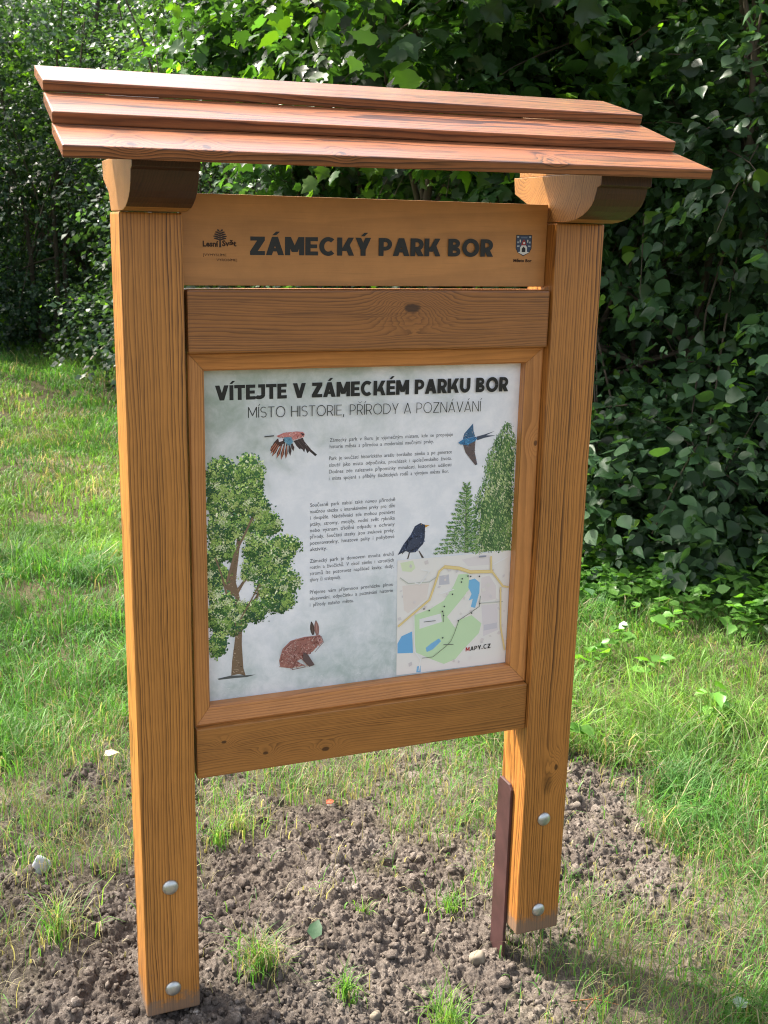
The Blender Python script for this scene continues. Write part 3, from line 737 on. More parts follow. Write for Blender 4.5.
# bare twig sticking out at the far lawn edge
tb = Tubes()
tb.add([(1.25, 12.3, -0.05), (1.40, 12.3, 0.14), (1.56, 12.28, 0.28), (1.72, 12.25, 0.48)], [.012, .010, .008, .005], 5)
tb.add([(1.56, 12.28, 0.28), (1.62, 12.28, 0.33), (1.70, 12.28, 0.35)], [.007, .005, .003], 5)
tb.add([(1.40, 12.3, 0.14), (1.36, 12.3, 0.27)], [.006, .003], 5)
tag(link('bare_twig', tb.mesh('bare_twig'), plain('pale_twig', (0.45, 0.40, 0.33), 0.8, 0.2)), 'pale bare twig standing at the far lawn edge, left of the left post', 'twig')
ART = {
 'jay_body': [(0.3205, 1.3025), (0.3365, 1.3086), (0.3647, 1.3103), (0.3788, 1.3087), (0.3829, 1.3036), (0.3809, 1.2978), (0.3687, 1.2944), (0.3546, 1.2911), (0.3405, 1.2986), (0.3245, 1.2994)],
 'jay_tail': [(0.2937, 1.3035), (0.3146, 1.3047), (0.3145, 1.3022), (0.2937, 1.3012)],
 'jay_wing': [(0.3506, 1.2933), (0.3225, 1.2965), (0.3145, 1.2881), (0.3065, 1.2728), (0.3095, 1.2697)],
 'jay_tips': [(0.3065, 1.2718), (0.3074, 1.2649), (0.3104, 1.2588), (0.3204, 1.2534), (0.3304, 1.2503), (0.3409, 1.2523), (0.351, 1.2583), (0.3583, 1.2682)],
 'jay_root': [(0.3245, 1.2945), (0.3516, 1.2932)],
 'jay_blue': [(0.3365, 1.2988), (0.3526, 1.2991), (0.357, 1.288), (0.3486, 1.2796), (0.3385, 1.2889)],
 'jay_white': [(0.3241, 1.2964), (0.3335, 1.298), (0.3345, 1.292), (0.3255, 1.2895)],
 'jay_wing2': [(0.3586, 1.2899), (0.3789, 1.2959), (0.385, 1.2808), (0.4108, 1.2576), (0.4067, 1.2544), (0.3933, 1.2664), (0.3892, 1.2617), (0.3841, 1.2729), (0.3821, 1.264), (0.3749, 1.2753), (0.3729, 1.2704), (0.3647, 1.2788)],
 'jay_eye': [(0.3728, 1.307), (0.3809, 1.3047), (0.3799, 1.3018), (0.3728, 1.2981), (0.3778, 1.3018)],
 'sw_body': [(0.7446, 1.2681), (0.7562, 1.2754), (0.7834, 1.2798), (0.7921, 1.2769), (0.7873, 1.2702), (0.7671, 1.2617), (0.7499, 1.2638)],
 'sw_wing1': [(0.7562, 1.2754), (0.7591, 1.2878), (0.7803, 1.3103), (0.7821, 1.293), (0.7868, 1.2803)],
 'sw_wing2': [(0.7568, 1.2628), (0.7879, 1.2708), (0.7867, 1.2455), (0.795, 1.2149), (0.7899, 1.2136), (0.7644, 1.2435)],
 'sw_tail': [(0.7903, 1.2795), (0.8108, 1.2839), (0.8364, 1.2906), (0.8143, 1.2815), (0.8387, 1.2804), (0.8111, 1.276), (0.7924, 1.2712)],
 'bb_body': [(0.635, 1.0607), (0.6447, 1.0803), (0.6585, 1.0868), (0.6697, 1.0813), (0.6701, 1.052), (0.6669, 1.0376), (0.6484, 1.0186), (0.6332, 1.0187), (0.6239, 1.0236), (0.6041, 1.0154), (0.6174, 1.0388)],
 'bb_wing': [(0.6454, 1.0569), (0.6597, 1.0499), (0.6571, 1.0355), (0.639, 1.0264), (0.6238, 1.0254), (0.6293, 1.0465)],
 'bb_beak': [(0.6678, 1.0826), (0.6795, 1.0811), (0.6693, 1.076)],
 'bb_leg1': [(0.6319, 1.02), (0.635, 1.0197), (0.6311, 1.0048), (0.6263, 1.004), (0.6286, 1.0074)],
 'bb_leg2': [(0.6551, 1.0215), (0.6576, 1.0213), (0.6698, 1.0038), (0.6643, 1.0031)],
 'hare_body': [(0.3254, 0.7946), (0.3335, 0.8214), (0.3525, 0.8386), (0.3852, 0.8442), (0.4044, 0.8437), (0.4209, 0.8446), (0.426, 0.83), (0.4183, 0.8225), (0.4046, 0.8073), (0.3854, 0.7984), (0.4048, 0.7779), (0.391, 0.7751), (0.3771, 0.7926), (0.3662, 0.7884), (0.3844, 0.776), (0.3526, 0.7733), (0.3281, 0.7786)],
 'hare_leg': [(0.3798, 0.8103), (0.3908, 0.8033), (0.4065, 0.7766), (0.3937, 0.7737), (0.3788, 0.7924)],
 'hare_ear1': [(0.3976, 0.8778), (0.4031, 0.8761), (0.4077, 0.845), (0.4016, 0.8479)],
 'hare_ear2': [(0.4064, 0.8796), (0.4152, 0.8775), (0.4187, 0.8459), (0.4104, 0.8435)],
 'hare_face': [(0.4099, 0.8402), (0.4215, 0.8417), (0.4255, 0.8295), (0.4172, 0.8237)],
 'hare_patch': [(0.3335, 0.8047), (0.3471, 0.8281), (0.3743, 0.8333), (0.3853, 0.818), (0.3634, 0.7955), (0.3416, 0.787)],
 'trunk': [(0.2164, 0.773), (0.2189, 0.8068), (0.2264, 0.8605), (0.2275, 0.9546), (0.208, 0.9635), (0.1998, 0.9997), (0.1853, 1.0455), (0.1878, 1.0479), (0.205, 1.0045), (0.2099, 0.9909), (0.2169, 1.0113), (0.2286, 1.0522), (0.2331, 1.0857), (0.2663, 1.1272), (0.2716, 1.1527), (0.2757, 1.1513), (0.2694, 1.1218), (0.2402, 1.0799), (0.2363, 1.0463), (0.2289, 0.989), (0.2329, 0.9727), (0.2486, 0.9935), (0.2522, 0.9911), (0.2353, 0.9618), (0.2388, 0.9455), (0.2383, 0.9025), (0.2744, 0.9526), (0.2824, 0.9786), (0.2861, 0.9771), (0.2785, 0.9468), (0.2424, 0.894), (0.2409, 0.8425), (0.244, 0.7871), (0.2491, 0.7687), (0.2333, 0.7747)],
 'root': [(0.186, 0.7698), (0.2149, 0.7732), (0.2518, 0.7695), (0.272, 0.7685), (0.2517, 0.7651), (0.2253, 0.7663), (0.1886, 0.7667)],
 'spruce': [(0.7701, 1.1771), (0.7824, 1.1499), (0.7952, 1.1362), (0.7954, 1.0939), (0.8031, 1.0044), (0.6948, 1.012), (0.6925, 1.0269), (0.7143, 1.0414), (0.6914, 1.0579), (0.7197, 1.08), (0.7158, 1.0932), (0.7366, 1.1304), (0.7462, 1.1491), (0.761, 1.1642)],
 'spruce_trunk': [(0.7692, 1.1669), (0.7719, 1.1667), (0.7818, 1.0062), (0.7712, 1.0071)],
 'poplar': [(0.8637, 1.3037), (0.8746, 1.2953), (0.8851, 1.2662), (0.8933, 1.2594), (0.8905, 1.2016), (0.8999, 1.0028), (0.7994, 1.0063), (0.7934, 1.0613), (0.7939, 1.1265), (0.8115, 1.161), (0.8211, 1.1798), (0.818, 1.2056), (0.8238, 1.2309), (0.8365, 1.2558), (0.8493, 1.2774)],
 'map': [(0.6039, 1.0028), (0.89, 1.0016), (0.8953, 0.7215), (0.6084, 0.7229)],
 'm_green': [(0.6502, 0.8669), (0.6909, 0.8785), (0.7234, 0.8951), (0.7471, 0.9287), (0.7585, 0.9555), (0.7837, 0.9551), (0.7916, 0.9204), (0.7695, 0.8944), (0.7333, 0.8539), (0.7556, 0.8231), (0.7632, 0.8426), (0.7968, 0.8511), (0.8236, 0.8277), (0.8183, 0.8037), (0.7792, 0.7671), (0.7588, 0.7448), (0.7295, 0.7361), (0.6952, 0.7527), (0.6571, 0.7737), (0.6497, 0.815)],
 'm_green2': [(0.6109, 0.9964), (0.6421, 0.9994), (0.6487, 0.9813), (0.6389, 0.9725), (0.6166, 0.9765)],
 'm_white': [(0.6628, 0.8556), (0.7163, 0.8638), (0.7212, 0.8431), (0.6636, 0.8315)],
 'm_lake1': [(0.7865, 0.9389), (0.8012, 0.9415), (0.8144, 0.9302), (0.8147, 0.906), (0.8054, 0.8685), (0.7938, 0.8717), (0.7984, 0.8915), (0.7875, 0.8886), (0.7944, 0.904), (0.7852, 0.921)],
 'm_lake2': [(0.6092, 0.8016), (0.6189, 0.8185), (0.6452, 0.8275), (0.6489, 0.7739), (0.6098, 0.7774)],
 'm_lake3': [(0.6809, 0.7822), (0.6939, 0.7916), (0.7144, 0.8022), (0.7197, 0.7946), (0.6994, 0.7767), (0.6841, 0.7716)],
 'm_lake4': [(0.6603, 0.7387), (0.669, 0.7396), (0.6703, 0.723), (0.6587, 0.7237)],
 'm_pink1': [(0.6176, 0.9413), (0.6846, 0.9407), (0.6797, 0.9036), (0.6337, 0.8727), (0.6233, 0.8817)],
 'm_pink2': [(0.8181, 0.9419), (0.8393, 0.9459), (0.8578, 0.9179), (0.8595, 0.8852), (0.821, 0.8811)],
 'm_pink3': [(0.8214, 0.8729), (0.8645, 0.8725), (0.8688, 0.8062), (0.8304, 0.794)],
 'm_pink4': [(0.8155, 0.998), (0.8368, 0.9962), (0.838, 0.9721), (0.7829, 0.9731), (0.7654, 0.9905)],
 'm_grey1': [(0.7095, 0.9561), (0.7335, 0.9578), (0.7365, 0.9337), (0.7095, 0.9343)],
 'm_grey2': [(0.8303, 0.8229), (0.8648, 0.8252), (0.8656, 0.8107), (0.831, 0.8084)],
 'r_a': [(0.6101, 0.8447), (0.6459, 0.8714), (0.686, 0.901), (0.6972, 0.9336), (0.7083, 0.968), (0.7223, 0.9786)],
 'r_b': [(0.7223, 0.9778), (0.7579, 0.9714), (0.7877, 0.9595), (0.8439, 0.9555)],
 'r_c': [(0.8423, 0.9537), (0.8404, 0.9919)],
 'r_d': [(0.8448, 0.9555), (0.8752, 0.9162), (0.8893, 0.9128)],
 'r_e': [(0.8693, 0.9127), (0.8745, 0.8138), (0.8883, 0.7539)],
 'r_w1': [(0.6481, 0.8672), (0.652, 0.7783), (0.668, 0.7561), (0.6648, 0.7279)],
 'r_w2': [(0.611, 0.9615), (0.6316, 0.9458), (0.6845, 0.9447), (0.7046, 0.9566)],
 'r_w3': [(0.663, 0.9761), (0.6836, 0.9703), (0.6601, 0.9411), (0.6477, 0.9462)],
 'r_w4': [(0.7103, 0.9124), (0.7474, 0.9207)],
 'r_w5': [(0.819, 0.8792), (0.8773, 0.8773)],
 'r_w6': [(0.8465, 0.9713), (0.8843, 0.988)],
 'p_dash': [(0.6721, 0.7588), (0.6992, 0.7583), (0.732, 0.7809), (0.7442, 0.7918), (0.7527, 0.8112), (0.7632, 0.8426), (0.7881, 0.8561), (0.8151, 0.8715), (0.8168, 0.8977)],
 'p_dash2': [(0.7233, 0.8429), (0.721, 0.8713)],
 'p_lab1': [(0.6733, 0.8484), (0.7023, 0.8484)],
 'p_lab2': [(0.7255, 0.7858), (0.7508, 0.784)],
 'p_lab3': [(0.8093, 0.9946), (0.8262, 0.9947)],
 'p_dots': [(0.7674, 0.9447), (0.7656, 0.9369), (0.7437, 0.9091), (0.6723, 0.8805), (0.6856, 0.8751), (0.7239, 0.8811), (0.7194, 0.8695), (0.7818, 0.9501), (0.789, 0.9486), (0.8116, 0.9465), (0.7227, 0.8037), (0.7953, 0.8574), (0.8156, 0.8788), (0.7612, 0.842), (0.7227, 0.8591)],
 'mapy': [(0.7858, 0.7621), (0.7854, 0.7713), (0.8503, 0.7676)],
 'heading': [(0.1902, 1.3812), (0.1907, 1.4132), (0.8623, 1.3814), (0.8605, 1.4144)],
 'sub': [(0.2593, 1.3432), (0.2595, 1.3663), (0.7939, 1.3381), (0.7927, 1.3631)],
 'para': [(0.44, 1.2838), (0.4402, 1.2729), (0.7315, 1.286), (0.4381, 1.2532), (0.7283, 1.2403), (0.439, 1.1619), (0.3956, 1.1469), (0.5946, 1.1424), (0.3962, 1.0451), (0.3963, 1.0199), (0.5955, 1.0141), (0.3966, 0.9691), (0.3967, 0.9412), (0.5949, 0.9404), (0.3946, 0.9133)],
 'title': [(0.2611, 1.6751), (0.2614, 1.71), (0.7992, 1.6778), (0.7972, 1.7157)],
 'logo': [(0.1663, 1.6897), (0.1664, 1.6997), (0.2341, 1.6927), (0.2012, 1.7239), (0.2006, 1.689), (0.1666, 1.6723), (0.2135, 1.6742), (0.193, 1.6626), (0.2345, 1.6643)],
 'crest': [(0.8552, 1.7252), (0.8941, 1.726), (0.8951, 1.6973), (0.8871, 1.6859), (0.8736, 1.6808), (0.8611, 1.6856), (0.8561, 1.6967), (0.8513, 1.6674), (0.8962, 1.6678), (0.8763, 1.672)],
 'knots_rail': [(0.602, 1.572)],
 'knots_rail2': [(0.187, 0.6413), (0.2811, 0.6001), (0.3832, 0.5911), (0.4307, 0.5836)],
 'knots_post2': [(1.0181, 0.4495), (0.924, 1.2648)],
}
BLOBS = [(0.2031, 1.2232, 0.0376, 0.0425), (0.2584, 1.2149, 0.0383, 0.0554), (0.1997, 1.1627, 0.0343, 0.0506), (0.2503, 1.167, 0.0513, 0.0407), (0.3014, 1.109, 0.0366, 0.026), (0.3327, 1.0565, 0.0479, 0.0291), (0.301, 1.0248, 0.0582, 0.037), (0.322, 0.9747, 0.0562, 0.0402), (0.1963, 1.1016, 0.0293, 0.0511), (0.1826, 1.0354, 0.0192, 0.0466), (0.3219, 0.9315, 0.0483, 0.0271), (0.2688, 0.9154, 0.0291, 0.027), (0.2014, 0.9333, 0.0372, 0.0372), (0.2164, 0.8942, 0.0417, 0.0322), (0.1873, 0.8489, 0.0233, 0.0334), (0.1817, 0.983, 0.0184, 0.0419), (0.2751, 1.0587, 0.0313, 0.0419), (0.2293, 1.1093, 0.0358, 0.0309), (0.2472, 1.1079, 0.0257, 0.031), (0.2083, 1.0592, 0.0281, 0.0259), (0.2617, 1.0071, 0.0235, 0.0212), (0.1973, 1.0026, 0.0205, 0.0262), (0.2375, 0.9188, 0.0313, 0.0241), (0.2809, 1.1469, 0.0258, 0.0257), (0.1852, 1.1941, 0.0199, 0.0301), (0.1856, 0.9083, 0.0258, 0.032)]
# ------------------------------------------------------------------ flat print helpers (on the plane of a panel facing -y)
class Print:
    """thin printed shapes in x,z at depth y; every polygon lies a hair further out than the one before"""
    def __init__(self, y, step=2.5e-5):
        self.V = []; self.F = []; self.C = []; self.y = y; self.k = 0; self.step = step
    def poly(self, pts, col=(0, 0, 0), hold=False):
        if not hold: self.k += 1
        y = self.y - self.k * self.step
        b = len(self.V)
        pv = [Vector((p[0], p[1], 0)) for p in pts]
        for p in pts: self.V.append((p[0], y, p[1])); self.C.append(col)
        for t in tessellate_polygon([pv]):
            a = pv[t[1]] - pv[t[0]]; c = pv[t[2]] - pv[t[0]]
            if abs(a.x * c.y - a.y * c.x) < 1e-12: continue
            t = tuple(t) if (a.x * c.y - a.y * c.x) > 0 else (t[0], t[2], t[1])
            self.F.append((b + t[0], b + t[1], b + t[2]))
    def line(self, pts, w, col=(0, 0, 0)):
        for p, q in zip(pts, pts[1:]):
            d = Vector((q[0] - p[0], q[1] - p[1]))
            if d.length < 1e-6: continue
            n = Vector((-d.y, d.x)).normalized() * w * .5; e = d.normalized() * w * .3
            self.poly([(p[0] - e.x + n.x, p[1] - e.y + n.y), (p[0] - e.x - n.x, p[1] - e.y - n.y), (q[0] + e.x - n.x, q[1] + e.y - n.y), (q[0] + e.x + n.x, q[1] + e.y + n.y)], col)
    def disc(self, c, r, col, n=7, sx=1.0, rot=0.0):
        ca, sa_ = math.cos(rot), math.sin(rot)
        self.poly([(c[0] + r * (sx * math.cos(6.2832 * i / n) * ca - math.sin(6.2832 * i / n) * sa_), c[1] + r * (sx * math.cos(6.2832 * i / n) * sa_ + math.sin(6.2832 * i / n) * ca)) for i in range(n)], col)
    def build(self, name, parent, mat):
        me = fast_mesh(name, np.array(self.V), np.array(self.F))
        vcolor(me, np.array(self.C, dtype=np.float32))
        return link(name, me, mat, parent)

def ink_mat(name, rough=0.4, spec=0.4):
    m = bpy.data.materials.new(name); k = NT(m)
    at = k.n('ShaderNodeAttribute'); at.attribute_name = 'tint'
    k.out(k.bsdf(at.outputs['Color'], rough, spec))
    return m
INK = ink_mat('print_ink')

# ---- block capitals drawn as strokes of thickness t on a unit cap height
def arc(cx, cy, rx, ry, a0, a1, t, n=14):
    q = []
    for i in range(n):
        u0 = math.radians(a0 + (a1 - a0) * i / n); u1 = math.radians(a0 + (a1 - a0) * (i + 1) / n)
        P = lambda u, d: (cx + (rx + d) * math.cos(u), cy + (ry + d) * math.sin(u))
        q.append([P(u0, -t / 2), P(u0, t / 2), P(u1, t / 2), P(u1, -t / 2)])
    return q
def rect(x0, y0, x1, y1): return [[(x0, y0), (x1, y0), (x1, y1), (x0, y1)]]
def dia(xb, xt, kx, y0=0.0, y1=1.0): return [[(xb, y0), (xb + kx, y0), (xt + kx, y1), (xt, y1)]]
ACC = {'Á': 'A', 'É': 'E', 'Í': 'I', 'Ý': 'Y', 'Ř': 'R'}
def glyph(ch, t):
    b = ACC.get(ch, ch); k = t * 1.12; h = t * 0.86; g = []
    if b == ' ': return [], 0.30
    if b == 'A':
        W = 0.62 + k * 0.85; g = dia(0, (W - k) / 2, k) + dia(W - k, (W - k) / 2, k) + rect(W * .25, 0.2, W * .75, 0.2 + h * .85)
    elif b == 'V':
        W = 0.62 + k * 0.85; g = dia((W - k) / 2, 0, k) + dia((W - k) / 2, W - k, k)
    elif b == 'Y':
        W = 0.56 + k * 0.8; g = rect((W - t) / 2, 0, (W + t) / 2, 0.42) + dia((W - k) / 2, 0, k, 0.36, 1) + dia((W - k) / 2, W - k, k, 0.36, 1)
    elif b == 'K':
        W = 0.62 + k * 0.85; kk = k * .98; g = rect(0, 0, t, 1) + dia(t * .72, W - kk - .03, kk, 0.26, 1) + dia(W - kk, t + .10, kk * .95, 0, 0.60)
    elif b == 'M':
        W = 0.72 + t * 0.85; g = rect(0, 0, t, 1) + rect(W - t, 0, W, 1) + dia((W - k) / 2, 0, k, 0.18, 1) + dia((W - k) / 2, W - k, k, 0.18, 1)
    elif b == 'N':
        W = 0.62 + t * 0.75; g = rect(0, 0, t, 1) + rect(W - t, 0, W, 1) + dia(W - k, 0, k)
    elif b == 'Z':
        W = 0.55 + t * 0.6; g = rect(0, 0, W, h) + rect(0.02, 1 - h, W, 1) + dia(0, W - k * 1.25, k * 1.25, h * .9, 1 - h * .9)
    elif b in 'EFL':
        W = 0.46 + t * 0.65; g = rect(0, 0, t, 1) + rect(t, 0, W, h)
        if b == 'E': g += rect(t, 1 - h, W * .98, 1) + rect(t, .5 - h * .48, W * .92, .5 + h * .48)
    elif b == 'T':
        W = 0.54 + t * 0.6; g = rect((W - t) / 2, 0, (W + t) / 2, 1 - h) + rect(0, 1 - h, W, 1)
    elif b == 'I': W = t; g = rect(0, 0, t, 1)
    elif b == 'H':
        W = 0.58 + t * 0.7; g = rect(0, 0, t, 1) + rect(W - t, 0, W, 1) + rect(t, .5 - h / 2, W - t, .5 + h / 2)
    elif b == 'U':
        W = 0.60 + t * 0.7; r = W / 2 - t / 2; g = rect(0, .40, t, 1) + rect(W - t, .40, W, 1) + arc(W / 2, .41, r, .41 - h / 2, 180, 360, (t + h) / 2, 18)
    elif b == 'J':
        W = 0.38 + t * 0.75; r = (W - t) / 2 + t * .1; g = rect(W - t, .3, W, 1) + rect(W * .2, 1 - h, W - t, 1) + arc(W - t / 2 - .26, .30, .26, .30 - t / 2, -145, 0, t, 10)
    elif b in 'PRB':
        if b == 'B':
            W = 0.50 + t * 0.75
            for (y0, y1, w) in ((0, .53, W), (.47, 1, W * .94)):
                ry = (y1 - y0) / 2 - h / 2; yc = (y0 + y1) / 2
                g += rect(t, y0, w - ry - t / 2 + .01, y0 + h) + rect(t, y1 - h, w - ry - t / 2 + .01, y1) + arc(w - ry - t / 2, yc, ry, ry, -90, 90, h, 10) if t < .15 else rect(t, y0, w - ry - t / 2 + .01, y0 + h * .92) + rect(t, y1 - h * .92, w - ry - t / 2 + .01, y1) + arc(w - ry - t / 2, yc, ry, ry, -90, 90, h * .95, 10)
            g += rect(0, 0, t, 1)
        else:
            W = 0.50 + t * 0.72; y0 = .30 if t > .15 else .36; ry = (1 - y0) / 2 - h / 2
            g = rect(0, 0, t, 1) + rect(t, 1 - h, W - ry - h / 2, 1) + rect(t, y0, W - ry - h / 2, y0 + h) + arc(W - ry - h / 2, (1 + y0) / 2, ry, ry, -90, 90, h, 12)
            if b == 'R': g += dia(W - k * 1.02, W - k * 1.75 if t > .15 else W - k * 1.1 - .2, k * 1.1, 0, y0 + h * .5)
    elif b == 'O':
        W = 0.80 + t * 0.6; g = arc(W / 2, .5, W / 2 - t / 2, .5 - h / 2 + .012, 0, 360, (t + h) / 2, 36)
    elif b == 'C':
        W = 0.70 + t * 0.55; g = arc(W / 2 + .03, .5, W / 2 - t / 2 + .03, .5 - h / 2 + .012, 48, 312, (t + h) / 2, 26)
    elif b == 'D':
        W = 0.66 + t * 0.6; g = rect(0, 0, t, 1) + rect(t, 0, W - .5, h) + rect(t, 1 - h, W - .5, 1) + arc(W - .5, .5, .5 - t / 2, .5 - h / 2, -90, 90, (t + h) / 2, 16)
    elif b == 'S':
        W = 0.50 + t * 0.6; ry = .25 - h / 4 + .004; rx = W / 2 - t / 2
        g = arc(W / 2, 1 - h / 2 - ry, rx, ry, 35, 270, h * .95, 14) + arc(W / 2, h / 2 + ry, rx, ry, 90, -145, h * .95, 14)
    elif b == ',': W = t * 1.3; g = dia(0, t * .25, t, -.16, .1)
    elif b == '.': W = t * 1.3; g = rect(0, 0, t * 1.1, t * 1.1)
    else: return [], .3
    if ch in 'ÁÉÍÝ':
        c = W / 2; a = max(t * .9, .07); g = g + [[(c - a * .55, 1.08), (c + a * .25, 1.08), (c + a * .55 + .12, 1.28), (c - a * .2 + .1, 1.28)]]
    if ch == 'Ř':
        c = W / 2; a = max(t * .5, .05); g = g + dia(c - a / 2, c - .16 - a / 2, a, 1.10, 1.27) + dia(c - a / 2, c + .16 - a / 2, a, 1.10, 1.27)
    return g, W

def caps(pr, text, x0, x1, z0, z1, z0r, z1r, t, gap, cols=None):
    """set a line of capitals between x0 and x1; baseline and cap line may differ slightly at both ends"""
    items = []; x = 0
    for ch in text:
        g, w = glyph(ch, t); items.append((ch, g, x, w)); x += w + gap
    W = x - gap
    for i, (ch, g, gx_, w) in enumerate(items):
        for q in g:
            pts = []
            for (a, b) in q:
                f = (gx_ + a) / W; zb = z0 + (z0r - z0) * f; zt = z1 + (z1r - z1) * f
                pts.append((x0 + (x1 - x0) * f, zb + (zt - zb) * b))
            pr.poly(pts, (cols[i] if cols else (0.012, 0.014, 0.016)))

def text_mesh(name, lines, y, parent, mat, offset=0.0):
    """small running text: lines = [(string, x0, x1 or None, baseline z, size)]; justified when x1 is given"""
    V = []; F = []; n = 0
    for li, (s_, x0, x1, z, size) in enumerate(lines):
        cu = bpy.data.curves.new('text', 'FONT'); cu.body = s_; cu.size = size; cu.resolution_u = 2; cu.offset = offset
        ob = bpy.data.objects.new('text', cu); COL.objects.link(ob)
        dg = bpy.context.evaluated_depsgraph_get()
        me = bpy.data.meshes.new_from_object(ob.evaluated_get(dg))
        bpy.data.objects.remove(ob); bpy.data.curves.remove(cu)
        co = np.array([v.co[:] for v in me.vertices])
        me.calc_loop_triangles()
        tri = np.array([t.vertices[:] for t in me.loop_triangles])
        bpy.data.meshes.remove(me)
        if len(co) == 0: continue
        sx = 1.0
        if x1 is not None: sx = (x1 - x0) / (co[:, 0].max() - co[:, 0].min())
        V.append(np.stack([x0 + (co[:, 0] - co[:, 0].min()) * sx, np.full(len(co), y - li * 1e-5), z + co[:, 1]], 1))
        F.append(tri + n); n += len(co)
    me = fast_mesh(name, np.concatenate(V), np.concatenate(F))
    return link(name, me, mat, parent)

# ------------------------------------------------------------------ the information board
W_ = 0.12; WID = 1.0525; TOP = 1.752
board = empty('information_board', (WID / 2, 0.06, -0.05), 'golden brown timber information board with reddish plank roof and park poster', 'information board')

M_POST1 = wood('wood_post_one', 'Z', (-0.20, 0.10), 165, (0.54, 0.228, 0.048), (0.15, 0.048, 0.009), seed=2.0, warp=0.020, ring_amt=1.0, tone=0.24, mud=True)
M_POST2 = wood('wood_post_two', 'Z', (WID + 0.22, 0.16), 180, (0.52, 0.212, 0.045), (0.14, 0.044, 0.008), seed=9.0, warp=0.018, ring_amt=1.0, tone=0.24, mud=True, knots=((0.4495, 1.018, 0.007),), stain=((0.41, 0.997, 0.018),))
M_RAIL1 = wood('wood_upper_rail', 'X', (1.85, 0.10), 190, (0.38, 0.150, 0.037), (0.11, 0.036, 0.008), seed=4.0, warp=0.03, knots=((0.602, 1.572, 0.0125),))
M_RAIL2 = wood('wood_lower_rail', 'X', (0.40, 0.10), 230, (0.43, 0.180, 0.042), (0.14, 0.048, 0.010), seed=6.5, warp=0.03, knots=((0.187, 0.641, 0.004), (0.28, 0.600, 0.005), (0.42, 0.588, 0.006)))
M_HEAD = wood('wood_header', 'X', (1.2, 0.6), 26, (0.60, 0.275, 0.085), (0.45, 0.19, 0.052), seed=12.0, warp=0.10, ring_amt=0.3, tone=0.28, fibre=0.10, rough=0.5, coat=0.05, bumpk=0.04)
M_MOULD = wood('wood_moulding', 'X', (1.4, 0.2), 150, (0.60, 0.245, 0.068), (0.32, 0.105, 0.024), seed=15.0, warp=0.02, ring_amt=0.6)
M_MOULDV = wood('wood_moulding_upright', 'Z', (0.9, 0.2), 150, (0.62, 0.265, 0.075), (0.32, 0.110, 0.026), seed=17.0, warp=0.012, ring_amt=0.6, knots=((1.2648, 0.924, 0.005),))
M_BRACK = wood('wood_bracket', 'X', (1.875, 0.16), 150, (0.42, 0.195, 0.058), (0.14, 0.048, 0.012), seed=21.0, warp=0.03, ring_amt=0.7)
M_BRACK_SHADE = wood('wood_bracket_shade', 'Y', (1.70, 0.55), 150, (0.062, 0.022, 0.010), (0.024, 0.008, 0.004), seed=23.0, warp=0.03, ring_amt=0.7, rough=0.5)  # bracket wood again, with the shade on its front put into the colour
RL, RD = (0.29, 0.098, 0.033), (0.085, 0.021, 0.007)
M_ROOF = [wood('wood_roof_top', 'X', (1.90, 0.10), 130, RL, RD, seed=31.0, warp=0.03, ring_amt=1.15, tone=0.40, rough=0.40, coat=0.28, coat_rough=0.14),
          wood('wood_roof_middle', 'X', (1.84, -0.02), 130, RL, RD, seed=35.0, warp=0.03, ring_amt=1.15, tone=0.40, rough=0.40, coat=0.28, coat_rough=0.14),
          wood('wood_roof_bottom', 'X', (1.78, -0.16), 130, RL, RD, seed=39.0, warp=0.03, ring_amt=1.15, tone=0.40, rough=0.40, coat=0.28, coat_rough=0.14,
               knots=((0.78, 1.866, 0.004), (-0.01, 1.856, 0.0055), (0.115, 1.858, 0.005), (0.355, 1.858, 0.004)))]
M_ZINC = plain('zinc', (0.50, 0.52, 0.50), 0.38, 0.5, metal=0.85, vary=0.2, scale=90)
M_STEEL = plain('painted_steel', (0.060, 0.028, 0.027), 0.42, 0.45, vary=0.75, scale=22)

def bolt_mesh(x, y, z):
    bm = bmesh.new()
    prof = [(0.0175, 0.0), (0.0178, 0.0018), (0.0160, 0.0050), (0.0120, 0.0078), (0.0065, 0.0094), (0.0, 0.0098)]
    N_ = 28; rings = []
    for r, h in prof[:-1]:
        rings.append([bm.verts.new((x + r * math.cos(6.28318 * i / N_), y - h, z + r * math.sin(6.28318 * i / N_))) for i in range(N_)])
    tip = bm.verts.new((x, y - prof[-1][1], z))
    for a, b in zip(rings, rings[1:]):
        for i in range(N_): bm.faces.new([a[i], a[(i + 1) % N_], b[(i + 1) % N_], b[i]])
    for i in range(N_): bm.faces.new([rings[-1][i], rings[-1][(i + 1) % N_], tip])
    bm.faces.new(rings[0][::-1])
    for f in bm.faces: f.smooth = True
    return from_bm('bolt', bm)

